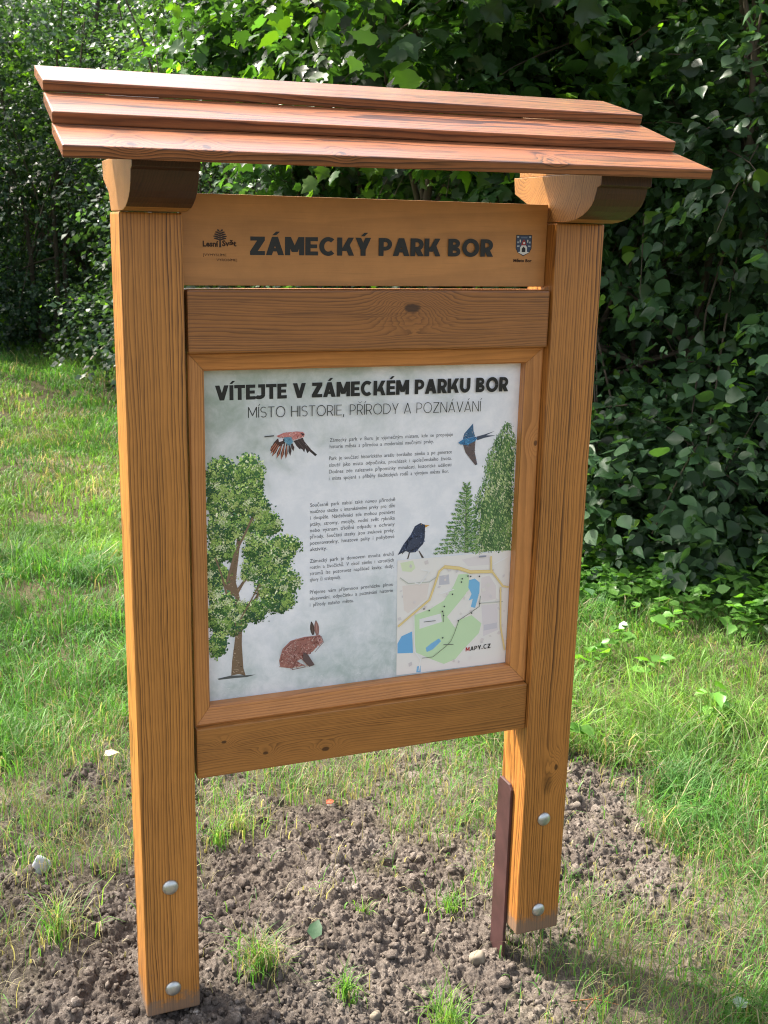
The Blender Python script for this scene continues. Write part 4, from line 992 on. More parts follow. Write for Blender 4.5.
for side, x0, zb, mat in ((0, 0.0, 0.0, M_POST1), (1, WID - W_, -0.007, M_POST2)):
    p = link('post', box_mesh('post', x0, x0 + W_, 0, W_, zb, TOP, 0.004), mat, board)
    for dz in (0.319, 0.062): link('bolt', bolt_mesh(x0 + 0.0595, -0.0005, zb + dz), M_ZINC, p)
    sx = x0 + W_ if side == 0 else x0
    s0, s1 = (sx + 0.0005, sx + 0.0085) if side == 0 else (sx - 0.0085, sx - 0.0005)
    # flat steel anchor with clipped top corners, running into the ground
    bm = bmesh.new()
    prof = [(0.052, -0.35), (0.122, -0.35), (0.122, 0.372), (0.112, 0.386), (0.064, 0.386), (0.052, 0.374)]
    a = [bm.verts.new((s0, y, z)) for y, z in prof]; b = [bm.verts.new((s1, y, z)) for y, z in prof]
    bm.faces.new(a); bm.faces.new(b[::-1])
    for i in range(6): bm.faces.new([a[i], b[i], b[(i + 1) % 6], a[(i + 1) % 6]])
    bmesh.ops.recalc_face_normals(bm, faces=bm.faces); bevel(bm, 0.0012, 1)
    link('ground_anchor', from_bm('ground_anchor', bm), M_STEEL, p)
    # bracket across the post top: ovolo nose towards the viewer, chamfered tail
    prof = [(-0.166, 1.852), (-0.166, 1.826), (-0.152, 1.822), (-0.149, 1.811), (-0.144, 1.800), (-0.134, 1.787), (-0.119, 1.776), (-0.100, 1.767), (-0.078, 1.760), (-0.052, 1.7555), (-0.030, 1.7535),
            (0.110, 1.7535), (0.135, 1.790), (0.205, 1.816), (0.212, 1.852)]
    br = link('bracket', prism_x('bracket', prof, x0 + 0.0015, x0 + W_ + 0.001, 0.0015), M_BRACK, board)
    br.data.materials.append(M_BRACK_SHADE)
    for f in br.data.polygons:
        if f.normal.y < -0.25: f.material_index = 1  # faces turned to the viewer take the copy with shade painted in
    prof = [(-0.140, 1.8535), (0.205, 1.8535), (0.205, 1.985), (0.165, 1.980), (-0.09, 1.869)]
    link('rafter', prism_x('rafter', prof, x0 + 0.012, x0 + W_ - 0.012, 0.001), M_BRACK, br)

XL, XR, T_ = -0.1244, 1.1416, 0.0205
def roof_warp(co): return Vector((co.x, co.y + 0.0154 * (co.x - 0.5), co.z + 0.0094 * (co.x - 0.5)))
for i, (yf, zf, ln, sl) in enumerate(((0.0075, 1.9805, 0.172, 14.8), (-0.1248, 1.9162, 0.149, 17.7), (-0.2592, 1.8546, 0.165, 16.4))):
    cs, sn = math.cos(math.radians(sl)), math.sin(math.radians(sl))
    prof = [(yf, zf), (yf + T_ * sn, zf - T_ * cs), (yf + T_ * sn + ln * cs, zf - T_ * cs + ln * sn), (yf + ln * cs, zf + ln * sn)]
    link('roof_board', prism_x('roof_board', prof, XL + 0.001 * i, XR - 0.0012 * i, 0.0028, roof_warp), M_ROOF[i], board)

rail_hi = link('rail', box_mesh('rail', 0.1262, WID - W_ - 0.004, 0.005, 0.075, 1.4842, 1.6086, 0.0045), M_RAIL1, board)
rail_lo = link('rail', box_mesh('rail', 0.1275, WID - W_ - 0.002, 0.011, 0.080, 0.562, 0.6786, 0.003), M_RAIL2, board)
header = link('header_panel', box_mesh('header_panel', 0.1245, WID - W_ - 0.0015, 0.0395, 0.0575, 1.6149, 1.7906, 0.0015), M_HEAD, board)

# mitred picture moulding round the poster
OX0, OX1, OZ0, OZ1 = 0.1285, WID - W_ - 0.001, 0.6790, 1.4838
IX0, IX1, IZ0, IZ1 = 0.1627, 0.8932, 0.7195, 1.4466
mp = [(0.0, 0.0585), (0.0, 0.036), (0.10, 0.0325), (0.22, 0.0315), (0.9, 0.0245), (1.0, 0.026), (1.0, 0.0600)]    # (fraction from sight edge to back edge, y)
def mould(i0, i1, o0, o1):
    """i0,i1 inner ends and o0,o1 outer ends as (x,z)"""
    bm = bmesh.new(); A_ = []; B_ = []
    for f, y in mp:
        A_.append(bm.verts.new((i0[0] + (o0[0] - i0[0]) * f, y, i0[1] + (o0[1] - i0[1]) * f)))
        B_.append(bm.verts.new((i1[0] + (o1[0] - i1[0]) * f, y, i1[1] + (o1[1] - i1[1]) * f)))
    n_ = len(mp)
    bm.faces.new(A_); bm.faces.new(B_[::-1])
    for q in range(n_): bm.faces.new([A_[q], B_[q], B_[(q + 1) % n_], A_[(q + 1) % n_]])
    return from_bm('moulding', bm)
e = 0.0004
link('moulding', mould((IX0 + e, IZ1), (IX1 - e, IZ1), (OX0 + e, OZ1), (OX1 - e, OZ1)), M_MOULD, board)
link('moulding', mould((IX0 + e, IZ0), (IX1 - e, IZ0), (OX0 + e, OZ0), (OX1 - e, OZ0)), M_MOULD, board)
link('moulding', mould((IX0, IZ0 + e), (IX0, IZ1 - e), (OX0, OZ0 + e), (OX0, OZ1 - e)), M_MOULDV, board)
link('moulding', mould((IX1, IZ0 + e), (IX1, IZ1 - e), (OX1, OZ0 + e), (OX1, OZ1 - e)), M_MOULDV, board)

# ---- header print
pr = Print(0.0391)
caps(pr, 'ZÁMECKÝ PARK BOR', 0.2611, 0.7985, 1.6751, 1.7110, 1.6785, 1.7150, 0.255, 0.045)
pr.build('title_lettering', header, INK)
M_BLACK = plain('black_print', (0.013, 0.014, 0.016), 0.45, 0.4, vary=0.05)
M_BROWNINK = plain('burnt_print', (0.045, 0.020, 0.010), 0.6, 0.3, vary=0.2)
logo = Print(0.0391)
tx, tz = 0.2008, 1.689
BR = (0.03, 0.014, 0.008)
logo.poly([(tx - .0022, tz), (tx + .0022, tz), (tx + .0012, tz + .016), (tx + .0008, tz + .030), (tx - .0008, tz + .030), (tx - .0012, tz + .016)], BR)
for zz, w in ((.0155, .0125), (.0195, .0135), (.0235, .0115), (.0275, .0095), (.0315, .006)):
    for sg in (-1, 1):
        logo.poly([(tx + sg * .0008, tz + zz - .0026), (tx + sg * w, tz + zz + .0010), (tx + sg * w * .95, tz + zz + .0030), (tx + sg * w * .5, tz + zz + .0028), (tx + sg * .0008, tz + zz + .0002)], BR)
logo_o = logo.build('maker_logo', header, INK)
text_mesh('logo_lettering', [('Lesní', 0.1660, 0.1975, 1.6905, 0.0150), ('Svět', 0.2045, 0.2335, 1.6918, 0.0150)], 0.0390, header, M_BROWNINK, 0.0006)
text_mesh('logo_tagline', [('[VYMYSLÍME', 0.1666, 0.2130, 1.6720, 0.0068), ('VYROBÍME]', 0.1930, 0.2345, 1.6625, 0.0068)], 0.0390, header, M_BROWNINK)
cr = Print(0.0391)
cx0, cx1, cz1, cz0 = 0.8555, 0.8945, 1.7255, 1.6805
mxx = (cx0 + cx1) / 2
NAVY = (0.035, 0.055, 0.115); WHT = (0.66, 0.66, 0.66); BLK = (0.012, 0.012, 0.015); RED = (0.30, 0.03, 0.03); SILV = (0.36, 0.42, 0.50)
cr.poly([(cx0, cz1), (cx1, cz1), (cx1, 1.697), (cx1 - .005, 1.688), (mxx, cz0), (cx0 + .005, 1.688), (cx0, 1.697)], BLK)
cr.poly([(cx0 + .0014, cz1 - .0014), (cx1 - .0014, cz1 - .0014), (cx1 - .0014, 1.6975), (cx1 - .006, 1.689), (mxx, cz0 + .0018), (cx0 + .006, 1.689), (cx0 + .0014, 1.6975)], NAVY)
cr.poly([(cx0 + .0055, 1.6885), (mxx - .009, 1.690), (mxx + .009, 1.690), (cx1 - .0055, 1.6885), (mxx, cz0 + .0022)], WHT)
cr.poly([(mxx - .0085, 1.689), (mxx + .0085, 1.689), (mxx + .0085, 1.699), (mxx + .005, 1.7035), (mxx - .005, 1.7035), (mxx - .0085, 1.699)], WHT)
cr.poly([(mxx - .0045, 1.6892), (mxx + .0045, 1.6892), (mxx + .0045, 1.6965), (mxx, 1.701), (mxx - .0045, 1.6965)], BLK)
cr.poly([(mxx - .0065, 1.7035), (mxx + .0065, 1.7035), (mxx + .004, 1.7120), (mxx, 1.7165), (mxx - .004, 1.7120)], RED)
cr.disc((mxx + .0006, 1.7085), .0026, WHT, 8)
for sg in (-1, 1):
    cr.poly([(mxx + sg * .008, 1.7095), (mxx + sg * .0105, 1.7095), (mxx + sg * .0105, 1.7155), (mxx + sg * .008, 1.7155)], WHT)
    cr.poly([(mxx + sg * .0125, 1.7080), (mxx + sg * .0165, 1.7080), (mxx + sg * .0155, 1.7125), (mxx + sg * .0125, 1.7110)], SILV)
    cr.poly([(mxx + sg * .0105, 1.7005), (mxx + sg * .0165, 1.7000), (mxx + sg * .0165, 1.7030), (mxx + sg * .0105, 1.7035)], SILV)
    cr.poly([(mxx + sg * .0125, 1.7195), (mxx + sg * .0170, 1.7195), (mxx + sg * .0170, 1.7230), (mxx + sg * .0125, 1.7230)], SILV)
cr.poly([(mxx - .008, 1.7185), (mxx + .008, 1.7185), (mxx + .008, 1.7218), (mxx - .008, 1.7218)], (0.10, 0.14, 0.24))
cr.build('town_crest', header, INK)
text_mesh('crest_caption', [('Město Bor', 0.8513, 0.8965, 1.6680, 0.0088)], 0.0390, header, M_BROWNINK, 0.0004)

# ---- poster
m = bpy.data.materials.new('poster_print'); k = NT(m)
tc = k.n('ShaderNodeTexCoord').outputs['Object']
sp = k.n('ShaderNodeSeparateXYZ'); k.l(tc, sp.inputs[0])
fx = k.maprange(sp.outputs[0], IX0, IX1, 0, 1, False); fz = k.maprange(sp.outputs[2], IZ0, IZ1, 0, 1, False)
w1 = k.noise(tc, 5.5, 6, 0.62, 0.6); w2 = k.noise(tc, 22.0, 5, 0.7, 0.3); w3 = k.noise(tc, 95.0, 3, 0.6)
wob = k.math('MULTIPLY_ADD', w1, 0.9, -0.45)
tl = k.math('ADD', k.math('SUBTRACT', fz, k.math('MULTIPLY', fx, 0.48)), wob)            # sage wash, upper left
tlm = k.maprange(tl, 0.46, 0.88)
bo = k.math('ADD', k.math('SUBTRACT', k.math('MULTIPLY', fx, 0.10), fz), k.math('MULTIPLY', wob, 0.7))   # wash along the foot
bom = k.maprange(k.math('ADD', bo, k.math('MULTIPLY', k.maprange(fx, 0.25, 0.6), 0.10)), -0.26, 0.10)
base = k.mix(k.maprange(w2, 0.35, 0.7), (0.77, 0.785, 0.83, 1), (0.87, 0.87, 0.905, 1))
c = k.mix(k.math('MULTIPLY', tlm, k.maprange(w2, 0.2, 0.75, 1.0, 0.62)), base, (0.31, 0.385, 0.325, 1))
c = k.mix(k.math('MULTIPLY', bom, k.maprange(w2, 0.25, 0.72, 0.95, 0.45)), c, (0.36, 0.455, 0.43, 1))
sp_ = k.maprange(w3, 0.66, 0.72)
c = k.mix(k.math('MULTIPLY', sp_, k.math('MULTIPLY', bom, 0.6)), c, (0.74, 0.77, 0.77, 1))
k.out(k.bsdf(c, 0.32, 0.45))
poster = link('poster', box_mesh('poster', IX0 - 0.006, IX1 + 0.006, 0.0602, 0.0652, IZ0 - 0.006, IZ1 + 0.006, 0), m, board)

PY = 0.0598
pr = Print(PY); caps(pr, 'VÍTEJTE V ZÁMECKÉM PARKU BOR', 0.1905, 0.8615, 1.3818, 1.4128, 1.3816, 1.4142, 0.255, 0.055)
pr.build('heading_lettering', poster, INK)
pr = Print(PY); caps(pr, 'MÍSTO HISTORIE, PŘÍRODY A POZNÁVÁNÍ', 0.2595, 0.7935, 1.3435, 1.3660, 1.3388, 1.3625, 0.075, 0.11, [(0.03, 0.035, 0.035)] * 40)
pr.build('subheading_lettering', poster, INK)

M_GREYINK = plain('grey_print', (0.085, 0.09, 0.10), 0.45, 0.4, vary=0.05)
def para(lines, x0, x1, z, pitch, last=0.6, size=0.0120):
    L = []
    for i, s_ in enumerate(lines):
        end = x1 if i < len(lines) - 1 else (x0 + (x1 - x0) * last)
        L.append((s_.replace(' ', '  '), x0, end, z - i * pitch, size))
    text_mesh('paragraph', L, PY, poster, M_GREYINK)
para(['Zámecký park v Boru je výjimečným místem, kde se propojuje', 'historie města s přírodou a moderními naučnými prvky.'], 0.4395, 0.7310, 1.2840, 0.0142, 0.84)
para(['Park je součástí historického areálu borského zámku a po generace', 'sloužil jako místo odpočinku, procházek i společenského života.',
      'Dodnes zde naleznete připomínky minulosti, historické události', 'i místa spojená s příběhy šlechtických rodů a vývojem města Bor.'], 0.4385, 0.7300, 1.2440, 0.0148, 0.98)
para(['Současně park nabízí také novou přírodně', 'naučnou stezku s interaktivními prvky pro děti', 'i dospělé. Návštěvníci zde mohou poznávat', 'ptáky, stromy, motýly, vodní svět rybníka',
      'nebo význam třídění odpadu a ochrany', 'přírody. Součástí stezky jsou zvukové prvky,', 'pozorovatelny, hmatové pulty i pohybové', 'aktivity.'], 0.3960, 0.5950, 1.1425, 0.0143, 0.20)
para(['Zámecký park je domovem mnoha druhů', 'rostlin a živočichů. V okolí zámku i vzrostlých', 'stromů lze pozorovat například kavky, datly,', 'sýkory či strakapoudy.'], 0.3962, 0.5950, 1.0155, 0.0143, 0.36)
para(['Přejeme vám příjemnou procházku plnou', 'objevování, odpočinku a poznávání historie', 'i přírody našeho města.'], 0.3964, 0.5948, 0.9435, 0.0147, 0.52)

def jit(col, v=0.25): 
    f = random.uniform(1 - v, 1 + v); return tuple(min(1, c * f) for c in col)
def lerp2(a, b, t): return (a[0] + (b[0] - a[0]) * t, a[1] + (b[1] - a[1]) * t)
def inside(p, poly):
    x, y = p; c = False; n_ = len(poly)
    for i in range(n_):
        x1, y1 = poly[i]; x2, y2 = poly[(i + 1) % n_]
        if (y1 > y) != (y2 > y) and x < (x2 - x1) * (y - y1) / (y2 - y1 + 1e-12) + x1: c = not c
    return c
def dabs(pr, poly, n, cols, r0, r1, slim=0.5, ang=None):
    xs = [p[0] for p in poly]; zs = [p[1] for p in poly]
    k_ = 0
    while k_ < n:
        p = (random.uniform(min(xs), max(xs)), random.uniform(min(zs), max(zs)))
        if not inside(p, poly): continue
        k_ += 1
        pr.disc(p, random.uniform(r0, r1), jit(random.choice(cols)), 5, slim, random.uniform(0, 6.28) if ang is None else random.gauss(ang, .4))

# flying jay
pr = Print(PY)
root = ART['jay_root']; tips = ART['jay_tips']
pr.poly(ART['jay_wing2'], (0.035, 0.03, 0.035))
for i in range(6):
    a = lerp2(ART['jay_wing2'][0], ART['jay_wing2'][1], i / 6); b = lerp2(ART['jay_wing2'][-2], ART['jay_wing2'][3], i / 6)
    pr.line([a, lerp2(a, b, .85)], .0016, jit((0.10, 0.06, 0.06), .5))
pr.poly(ART['jay_wing'], (0.05, 0.035, 0.035))
for i, t in enumerate(tips):
    a = lerp2(root[0], root[1], i / (len(tips) - 1))
    d = Vector((t[0] - a[0], t[1] - a[1])); n_ = Vector((-d.y, d.x)).normalized() * .0034
    md = lerp2(a, t, .72)
    pr.poly([a, (md[0] + n_.x, md[1] + n_.y), t, (md[0] - n_.x, md[1] - n_.y)], (0.045, 0.025, 0.03) if i > 4 else (0.10, 0.035, 0.03))
    pr.line([lerp2(a, t, .35), lerp2(a, t, .92)], .0020, (0.42, 0.16, 0.10) if i < 6 else (0.08, 0.05, 0.05))
pr.poly(ART['jay_body'], (0.58, 0.22, 0.20))
dabs(pr, ART['jay_body'], 40, [(0.66, 0.33, 0.30), (0.45, 0.13, 0.12), (0.72, 0.46, 0.42)], .0012, .003)
pr.poly(ART['jay_blue'], (0.13, 0.30, 0.42)); dabs(pr, ART['jay_blue'], 24, [(0.07, 0.16, 0.26), (0.30, 0.50, 0.60)], .001, .002)
pr.poly(ART['jay_white'], (0.75, 0.70, 0.74)); pr.poly(ART['jay_tail'], (0.05, 0.055, 0.06)); pr.poly(ART['jay_eye'], (0.03, 0.02, 0.03))
pr.build('jay_picture', poster, INK)
# swallow
pr = Print(PY)
pr.poly(ART['sw_tail'], (0.06, 0.08, 0.12))
pr.poly(ART['sw_wing1'], (0.05, 0.13, 0.24)); dabs(pr, ART['sw_wing1'], 26, [(0.10, 0.30, 0.50), (0.03, 0.05, 0.10), (0.30, 0.30, 0.34)], .001, .0026, .4, 1.0)
pr.poly(ART['sw_wing2'], (0.13, 0.10, 0.10)); dabs(pr, ART['sw_wing2'], 40, [(0.24, 0.18, 0.18), (0.07, 0.06, 0.08), (0.10, 0.20, 0.34)], .001, .0026, .35, 2.0)
pr.poly(ART['sw_body'], (0.05, 0.20, 0.40)); dabs(pr, ART['sw_body'], 34, [(0.10, 0.35, 0.60), (0.03, 0.08, 0.18)], .001, .0026)
pr.build('swallow_picture', poster, INK)
# blackbird
pr = Print(PY)
pr.poly(ART['bb_leg1'], (0.10, 0.08, 0.07)); pr.poly(ART['bb_leg2'], (0.10, 0.08, 0.07))
pr.poly(ART['bb_body'], (0.040, 0.055, 0.10)); dabs(pr, ART['bb_body'], 110, [(0.09, 0.12, 0.22), (0.018, 0.02, 0.03), (0.16, 0.19, 0.28)], .001, .0028)
pr.poly(ART['bb_wing'], (0.05, 0.065, 0.11)); dabs(pr, ART['bb_wing'], 26, [(0.02, 0.02, 0.035), (0.12, 0.15, 0.24)], .0008, .0022, .4, .9)
pr.poly(ART['bb_beak'], (0.60, 0.32, 0.05)); pr.disc((ART['bb_body'][2][0] + .001, ART['bb_body'][2][1] - .0028), .0010, (0.6, 0.4, 0.1))
pr.build('blackbird_picture', poster, INK)
# hare
pr = Print(PY)
for nm, c_ in (('hare_ear1', (0.08, 0.055, 0.05)), ('hare_ear2', (0.30, 0.16, 0.14))):
    q = ART[nm]; t_ = lerp2(q[0], q[1], .5); b_ = lerp2(q[2], q[3], .5)
    ax = Vector((t_[0] - b_[0], t_[1] - b_[1])); nn = Vector((-ax.y, ax.x)) * .17
    sh = [(0, .45), (.25, .85), (.5, 1.0), (.75, .8), (.92, .45), (1.04, 0)]
    pr.poly([(b_[0] + ax.x * u_ + nn.x * w_, b_[1] + ax.y * u_ + nn.y * w_) for u_, w_ in sh] + [(b_[0] + ax.x * u_ - nn.x * w_, b_[1] + ax.y * u_ - nn.y * w_) for u_, w_ in sh[-2::-1]], c_)
    pr.line([lerp2(b_, t_, .15), lerp2(b_, t_, .8)], .0012, tuple(min(1, v * 1.9) for v in c_))
    pr.disc(t_, .0016, (0.03, 0.02, 0.02))
pr.poly(ART['hare_body'], (0.40, 0.18, 0.15)); dabs(pr, ART['hare_body'], 260, [(0.50, 0.28, 0.24), (0.22, 0.08, 0.07), (0.42, 0.17, 0.14), (0.60, 0.42, 0.38)], .0014, .0036, .4)
pr.poly(ART['hare_leg'], (0.12, 0.08, 0.08)); pr.poly(ART['hare_face'], (0.50, 0.24, 0.22)); pr.disc(lerp2(ART['hare_face'][0], ART['hare_face'][2], .45), .0013, (0.03, 0.02, 0.02))
dabs(pr, ART['hare_patch'], 90, [(0.58, 0.36, 0.32), (0.25, 0.09, 0.08)], .001, .0024, .4)
hf = ART['hare_face']; hc = lerp2(hf[0], hf[2], .45)
dabs(pr, hf, 22, [(0.66, 0.46, 0.42), (0.30, 0.12, 0.10)], .0008, .0018, .5)
pr.disc((hc[0] + .0008, hc[1] + .0006), .0015, (0.02, 0.015, 0.015), 8)
hb = ART['hare_body']
for i_ in range(0, 8): pr.line([hb[i_], lerp2(hb[i_], hb[i_ + 1], .9)], .0011, (0.16, 0.06, 0.05))
pr.line([hb[14], hb[15], lerp2(hb[15], hb[3], .35)], .0014, (0.17, 0.07, 0.06))
for i_ in range(30):
    a_ = lerp2(hb[2], hb[15], random.random()); p_ = (a_[0] + random.gauss(0, .006), a_[1] + random.gauss(0, .006))
    if inside(p_, hb): pr.line([p_, (p_[0] + .003, p_[1] - .0022)], .0008, random.choice([(0.14, 0.05, 0.05), (0.62, 0.42, 0.38)]))
pr.build('hare_picture', poster, INK)
# broadleaf tree
pr = Print(PY, 1.2e-7)
G_D = [(0.035, 0.11, 0.030), (0.05, 0.15, 0.04), (0.03, 0.10, 0.05)]; G_M = [(0.10, 0.23, 0.05), (0.15, 0.30, 0.07), (0.07, 0.18, 0.05), (0.05, 0.15, 0.08)]; G_L = [(0.30, 0.45, 0.11), (0.42, 0.54, 0.17), (0.22, 0.38, 0.09), (0.62, 0.68, 0.42)]
def in_sheet(p): return IX0 + .001 < p[0] < IX1 - .001
def blob_dabs(n, cols, sc, r0, r1, up=0.0):
    k_ = 0
    ws = [b[2] * b[3] for b in BLOBS]
    while k_ < n:
        b = random.choices(BLOBS, ws)[0]; a = random.uniform(0, 6.283); r = math.sqrt(random.random()) * sc * random.uniform(.82, 1.08)
        p = (b[0] + b[2] * r * math.cos(a), b[1] + b[3] * r * math.sin(a) + up * b[3])
        if not in_sheet((p[0] - r1, 0)): k_ += 1; continue
        k_ += 1
        hgt = (p[1] - b[1]) / b[3]
        c_ = tuple(min(1, q * (1.0 + .55 * hgt)) for q in random.choice(cols))
        pr.disc(p, random.uniform(r0, r1), jit(c_, .3), 5, .6, random.uniform(0, 6.28))
for b in BLOBS:
    n_ = 26; ph = random.uniform(0, 6.28)
    pts_ = [(b[0] + b[2] * .9 * math.cos(6.2832 * i / n_) * random.uniform(.82, 1.06), b[1] + b[3] * .9 * math.sin(6.2832 * i / n_) * random.uniform(.82, 1.06)) for i in range(n_)]
    pr.poly([(max(p[0], IX0 + .0012), p[1]) for p in pts_], jit((0.065, 0.15, 0.055), .25))
blob_dabs(1200, G_D, .98, .0022, .0046)
pr.poly(ART['root'], (0.10, 0.11, 0.11))
pr.poly(ART['trunk'], (0.20, 0.135, 0.085)); 
dabs(pr, ART['trunk'], 220, [(0.32, 0.23, 0.15), (0.10, 0.065, 0.04), (0.42, 0.33, 0.24), (0.24, 0.15, 0.09)], .0010, .0030, .35, 1.5)
blob_dabs(3200, G_M, 1.0, .0018, .0038)
blob_dabs(3400, G_L, .95, .0018, .0040, .08)
blob_dabs(1300, G_D, 1.0, .0016, .0036)
for b in BLOBS:
    for q in range(9):          # bright and dark leaf clumps
        a = random.uniform(0, 6.283); r = random.uniform(.2, .85); cc_ = (b[0] + b[2] * r * math.cos(a), b[1] + b[3] * r * math.sin(a))
        lt = random.random() < .6; cl_ = random.choice(G_L if lt else G_D)
        for w in range(26):
            p = (random.gauss(cc_[0], .0055), random.gauss(cc_[1] + (.002 if lt else -.002), .0042))
            if in_sheet((p[0] - .003, 0)): pr.disc(p, random.uniform(.0012, .0030), jit(cl_, .3), 5, .6, random.uniform(0, 6.28))
# limbs that show through gaps in the leaves
tk = ART['trunk']
for a, b, w in ((4, 5, .004), (5, 6, .0032), (9, 11, .006), (11, 13, .0042), (25, 27, .003), (20, 22, .003)):
    pr.line([tk[a], lerp2(lerp2(tk[a], tk[b], .5), (tk[a][0] + .003, tk[a][1]), .1), tk[b]], w, (0.22, 0.15, 0.10))
pr.build('broadleaf_tree_picture', poster, INK)
# conifers
pr = Print(PY, 2.5e-7)
pr.poly([(p[0] * .78 + .22 * .866, 1.0 + (p[1] - 1.0) * .93) for p in ART['poplar']], (0.10, 0.20, 0.075))
po = ART['poplar']
for i_ in range(len(po)):
    for w in range(55):
        p = lerp2(po[i_], po[(i_ + 1) % len(po)], random.random())
        p = (p[0] + random.gauss(0, .0035), p[1] + random.gauss(.001, .004))
        if p[0] < IX1 - .003 and p[1] > 1.0015: pr.disc(p, random.uniform(.0012, .0030), jit(random.choice([(0.08, 0.19, 0.07), (0.20, 0.34, 0.12), (0.14, 0.27, 0.09)]), .3), 5, .4, .35)
dabs(pr, ART['poplar'], 1300, [(0.07, 0.17, 0.06), (0.12, 0.25, 0.08), (0.05, 0.13, 0.05)], .0018, .0038, .45, .35)
dabs(pr, ART['poplar'], 1300, [(0.24, 0.40, 0.13), (0.38, 0.52, 0.20), (0.08, 0.19, 0.06), (0.58, 0.64, 0.38)], .0016, .0042, .4, .35)
top = ART['spruce'][0]; zbot = ART['spruce'][5][1]
for q in range(60):             # streaky boughs of the poplar, light and dark
    while True:
        cc_ = (random.uniform(.80, .892), random.uniform(1.0, 1.27))
        if inside(cc_, ART['poplar']): break
    cl_ = random.choice([(0.42, 0.54, 0.22), (0.60, 0.64, 0.40), (0.05, 0.13, 0.05), (0.20, 0.36, 0.10), (0.07, 0.16, 0.06)])
    for w in range(30):
        u_ = random.gauss(0, 1)
        p = (cc_[0] + .0035 * u_ * .6 + random.gauss(0, .0022), cc_[1] + .010 * u_)
        if p[0] < IX1 - .003 and p[1] > 1.0: pr.disc(p, random.uniform(.0012, .0028), jit(cl_, .3), 5, .5, .35)
pr.poly(ART['spruce_trunk'], (0.07, 0.085, 0.055))
H_ = top[1] - zbot
for lv in range(17):
    f = (lv + .6) / 17
    for sg in (-1, 1):
        w = (0.006 + (0.072 if sg < 0 else 0.036) * f) * random.uniform(.8, 1.12)
        z = top[1] - H_ * f * .97
        for q in range(int(24 + 80 * f)):
            t = random.random()
            x = top[0] + .001 + sg * w * t
            pr.disc((x, z - .010 * t * f - random.uniform(0, .012) * (1 - t * .6) + .004 * t * t), random.uniform(.0013, .0032), jit(random.choice([(0.06, 0.17, 0.05), (0.14, 0.29, 0.08), (0.24, 0.39, 0.14), (0.04, 0.12, 0.04), (0.34, 0.46, 0.2)]), .3), 5, .45, 1.57 + sg * .5)
pr.build('conifers_picture', poster, INK)
# trail map
pr = Print(PY - 0.0006)
LIV = (0.80, 0.77, 0.73)
pr.poly([(IX1 - .0008, 1.0022), ART['map'][0], ART['map'][3], (IX1 - .0008, IZ0 + .0012), ], LIV)
for n_, c_ in (('m_pink1', (0.76, 0.68, 0.63)), ('m_pink2', (0.74, 0.68, 0.67)), ('m_pink3', (0.72, 0.67, 0.68)), ('m_pink4', (0.74, 0.69, 0.68)), ('m_green2', (0.68, 0.76, 0.52)), ('m_green', (0.56, 0.74, 0.46)), ('m_white', (0.78, 0.77, 0.76)),
               ('m_grey1', (0.55, 0.54, 0.58)), ('m_grey2', (0.60, 0.58, 0.62)), ('m_lake1', (0.20, 0.48, 0.74)), ('m_lake2', (0.16, 0.42, 0.72)), ('m_lake3', (0.20, 0.46, 0.72)), ('m_lake4', (0.24, 0.50, 0.74))):
    pr.poly(ART[n_], c_)
def mapin(p): return 0.607 < p[0] < 0.892 and 0.723 < p[1] < 1.0005
for q in range(70):
    p = (random.uniform(.61, .885), random.uniform(.73, .995))
    if inside(p, ART['m_green']) or any(inside(p, ART['m_lake%d' % i]) for i in (1, 2, 3, 4)): continue
    a = random.choice([.2, .2 + 1.57, -.5, 1.07]); r = random.uniform(.003, .007)
    pr.disc(p, r, jit(random.choice([(0.70, 0.64, 0.62), (0.66, 0.62, 0.62), (0.76, 0.72, 0.68)]), .06), 4, random.uniform(.5, 1), a)
for n_ in ('r_w1', 'r_w2', 'r_w3', 'r_w4', 'r_w5', 'r_w6'): pr.line(ART[n_], .0022, (0.84, 0.83, 0.82) if n_ not in ('r_w5', 'r_w2') else (0.50, 0.52, 0.46))
for n_, w in (('r_a', .0050), ('r_b', .0078), ('r_c', .0045), ('r_d', .0045), ('r_e', .0040)): pr.line(ART[n_], w, (0.74, 0.55, 0.22)); pr.line(ART[n_], w * .6, (0.80, 0.64, 0.30))
for n_ in ('p_dash', 'p_dash2'): pr.line(ART[n_], .0013, (0.16, 0.19, 0.14))
for n_ in ('p_lab1', 'p_lab2'): pr.line(ART[n_], .0016, (0.12, 0.13, 0.12))
pr.line(ART['p_lab3'], .0036, (0.28, 0.30, 0.36))
for p in ART['p_dots']: pr.disc(p, .0021, (0.06, 0.07, 0.07), 6)
mp_ = pr.build('map_picture', poster, INK)
pr = Print(PY - 0.0012)
caps(pr, 'MAPY.CZ', 0.7850, 0.8500, 0.7610, 0.7712, 0.7628, 0.7742, 0.19, 0.14, [(0.45, 0.02, 0.03)] + [(0.02, 0.02, 0.02)] * 6)
pr.build('map_credit', mp_, INK)
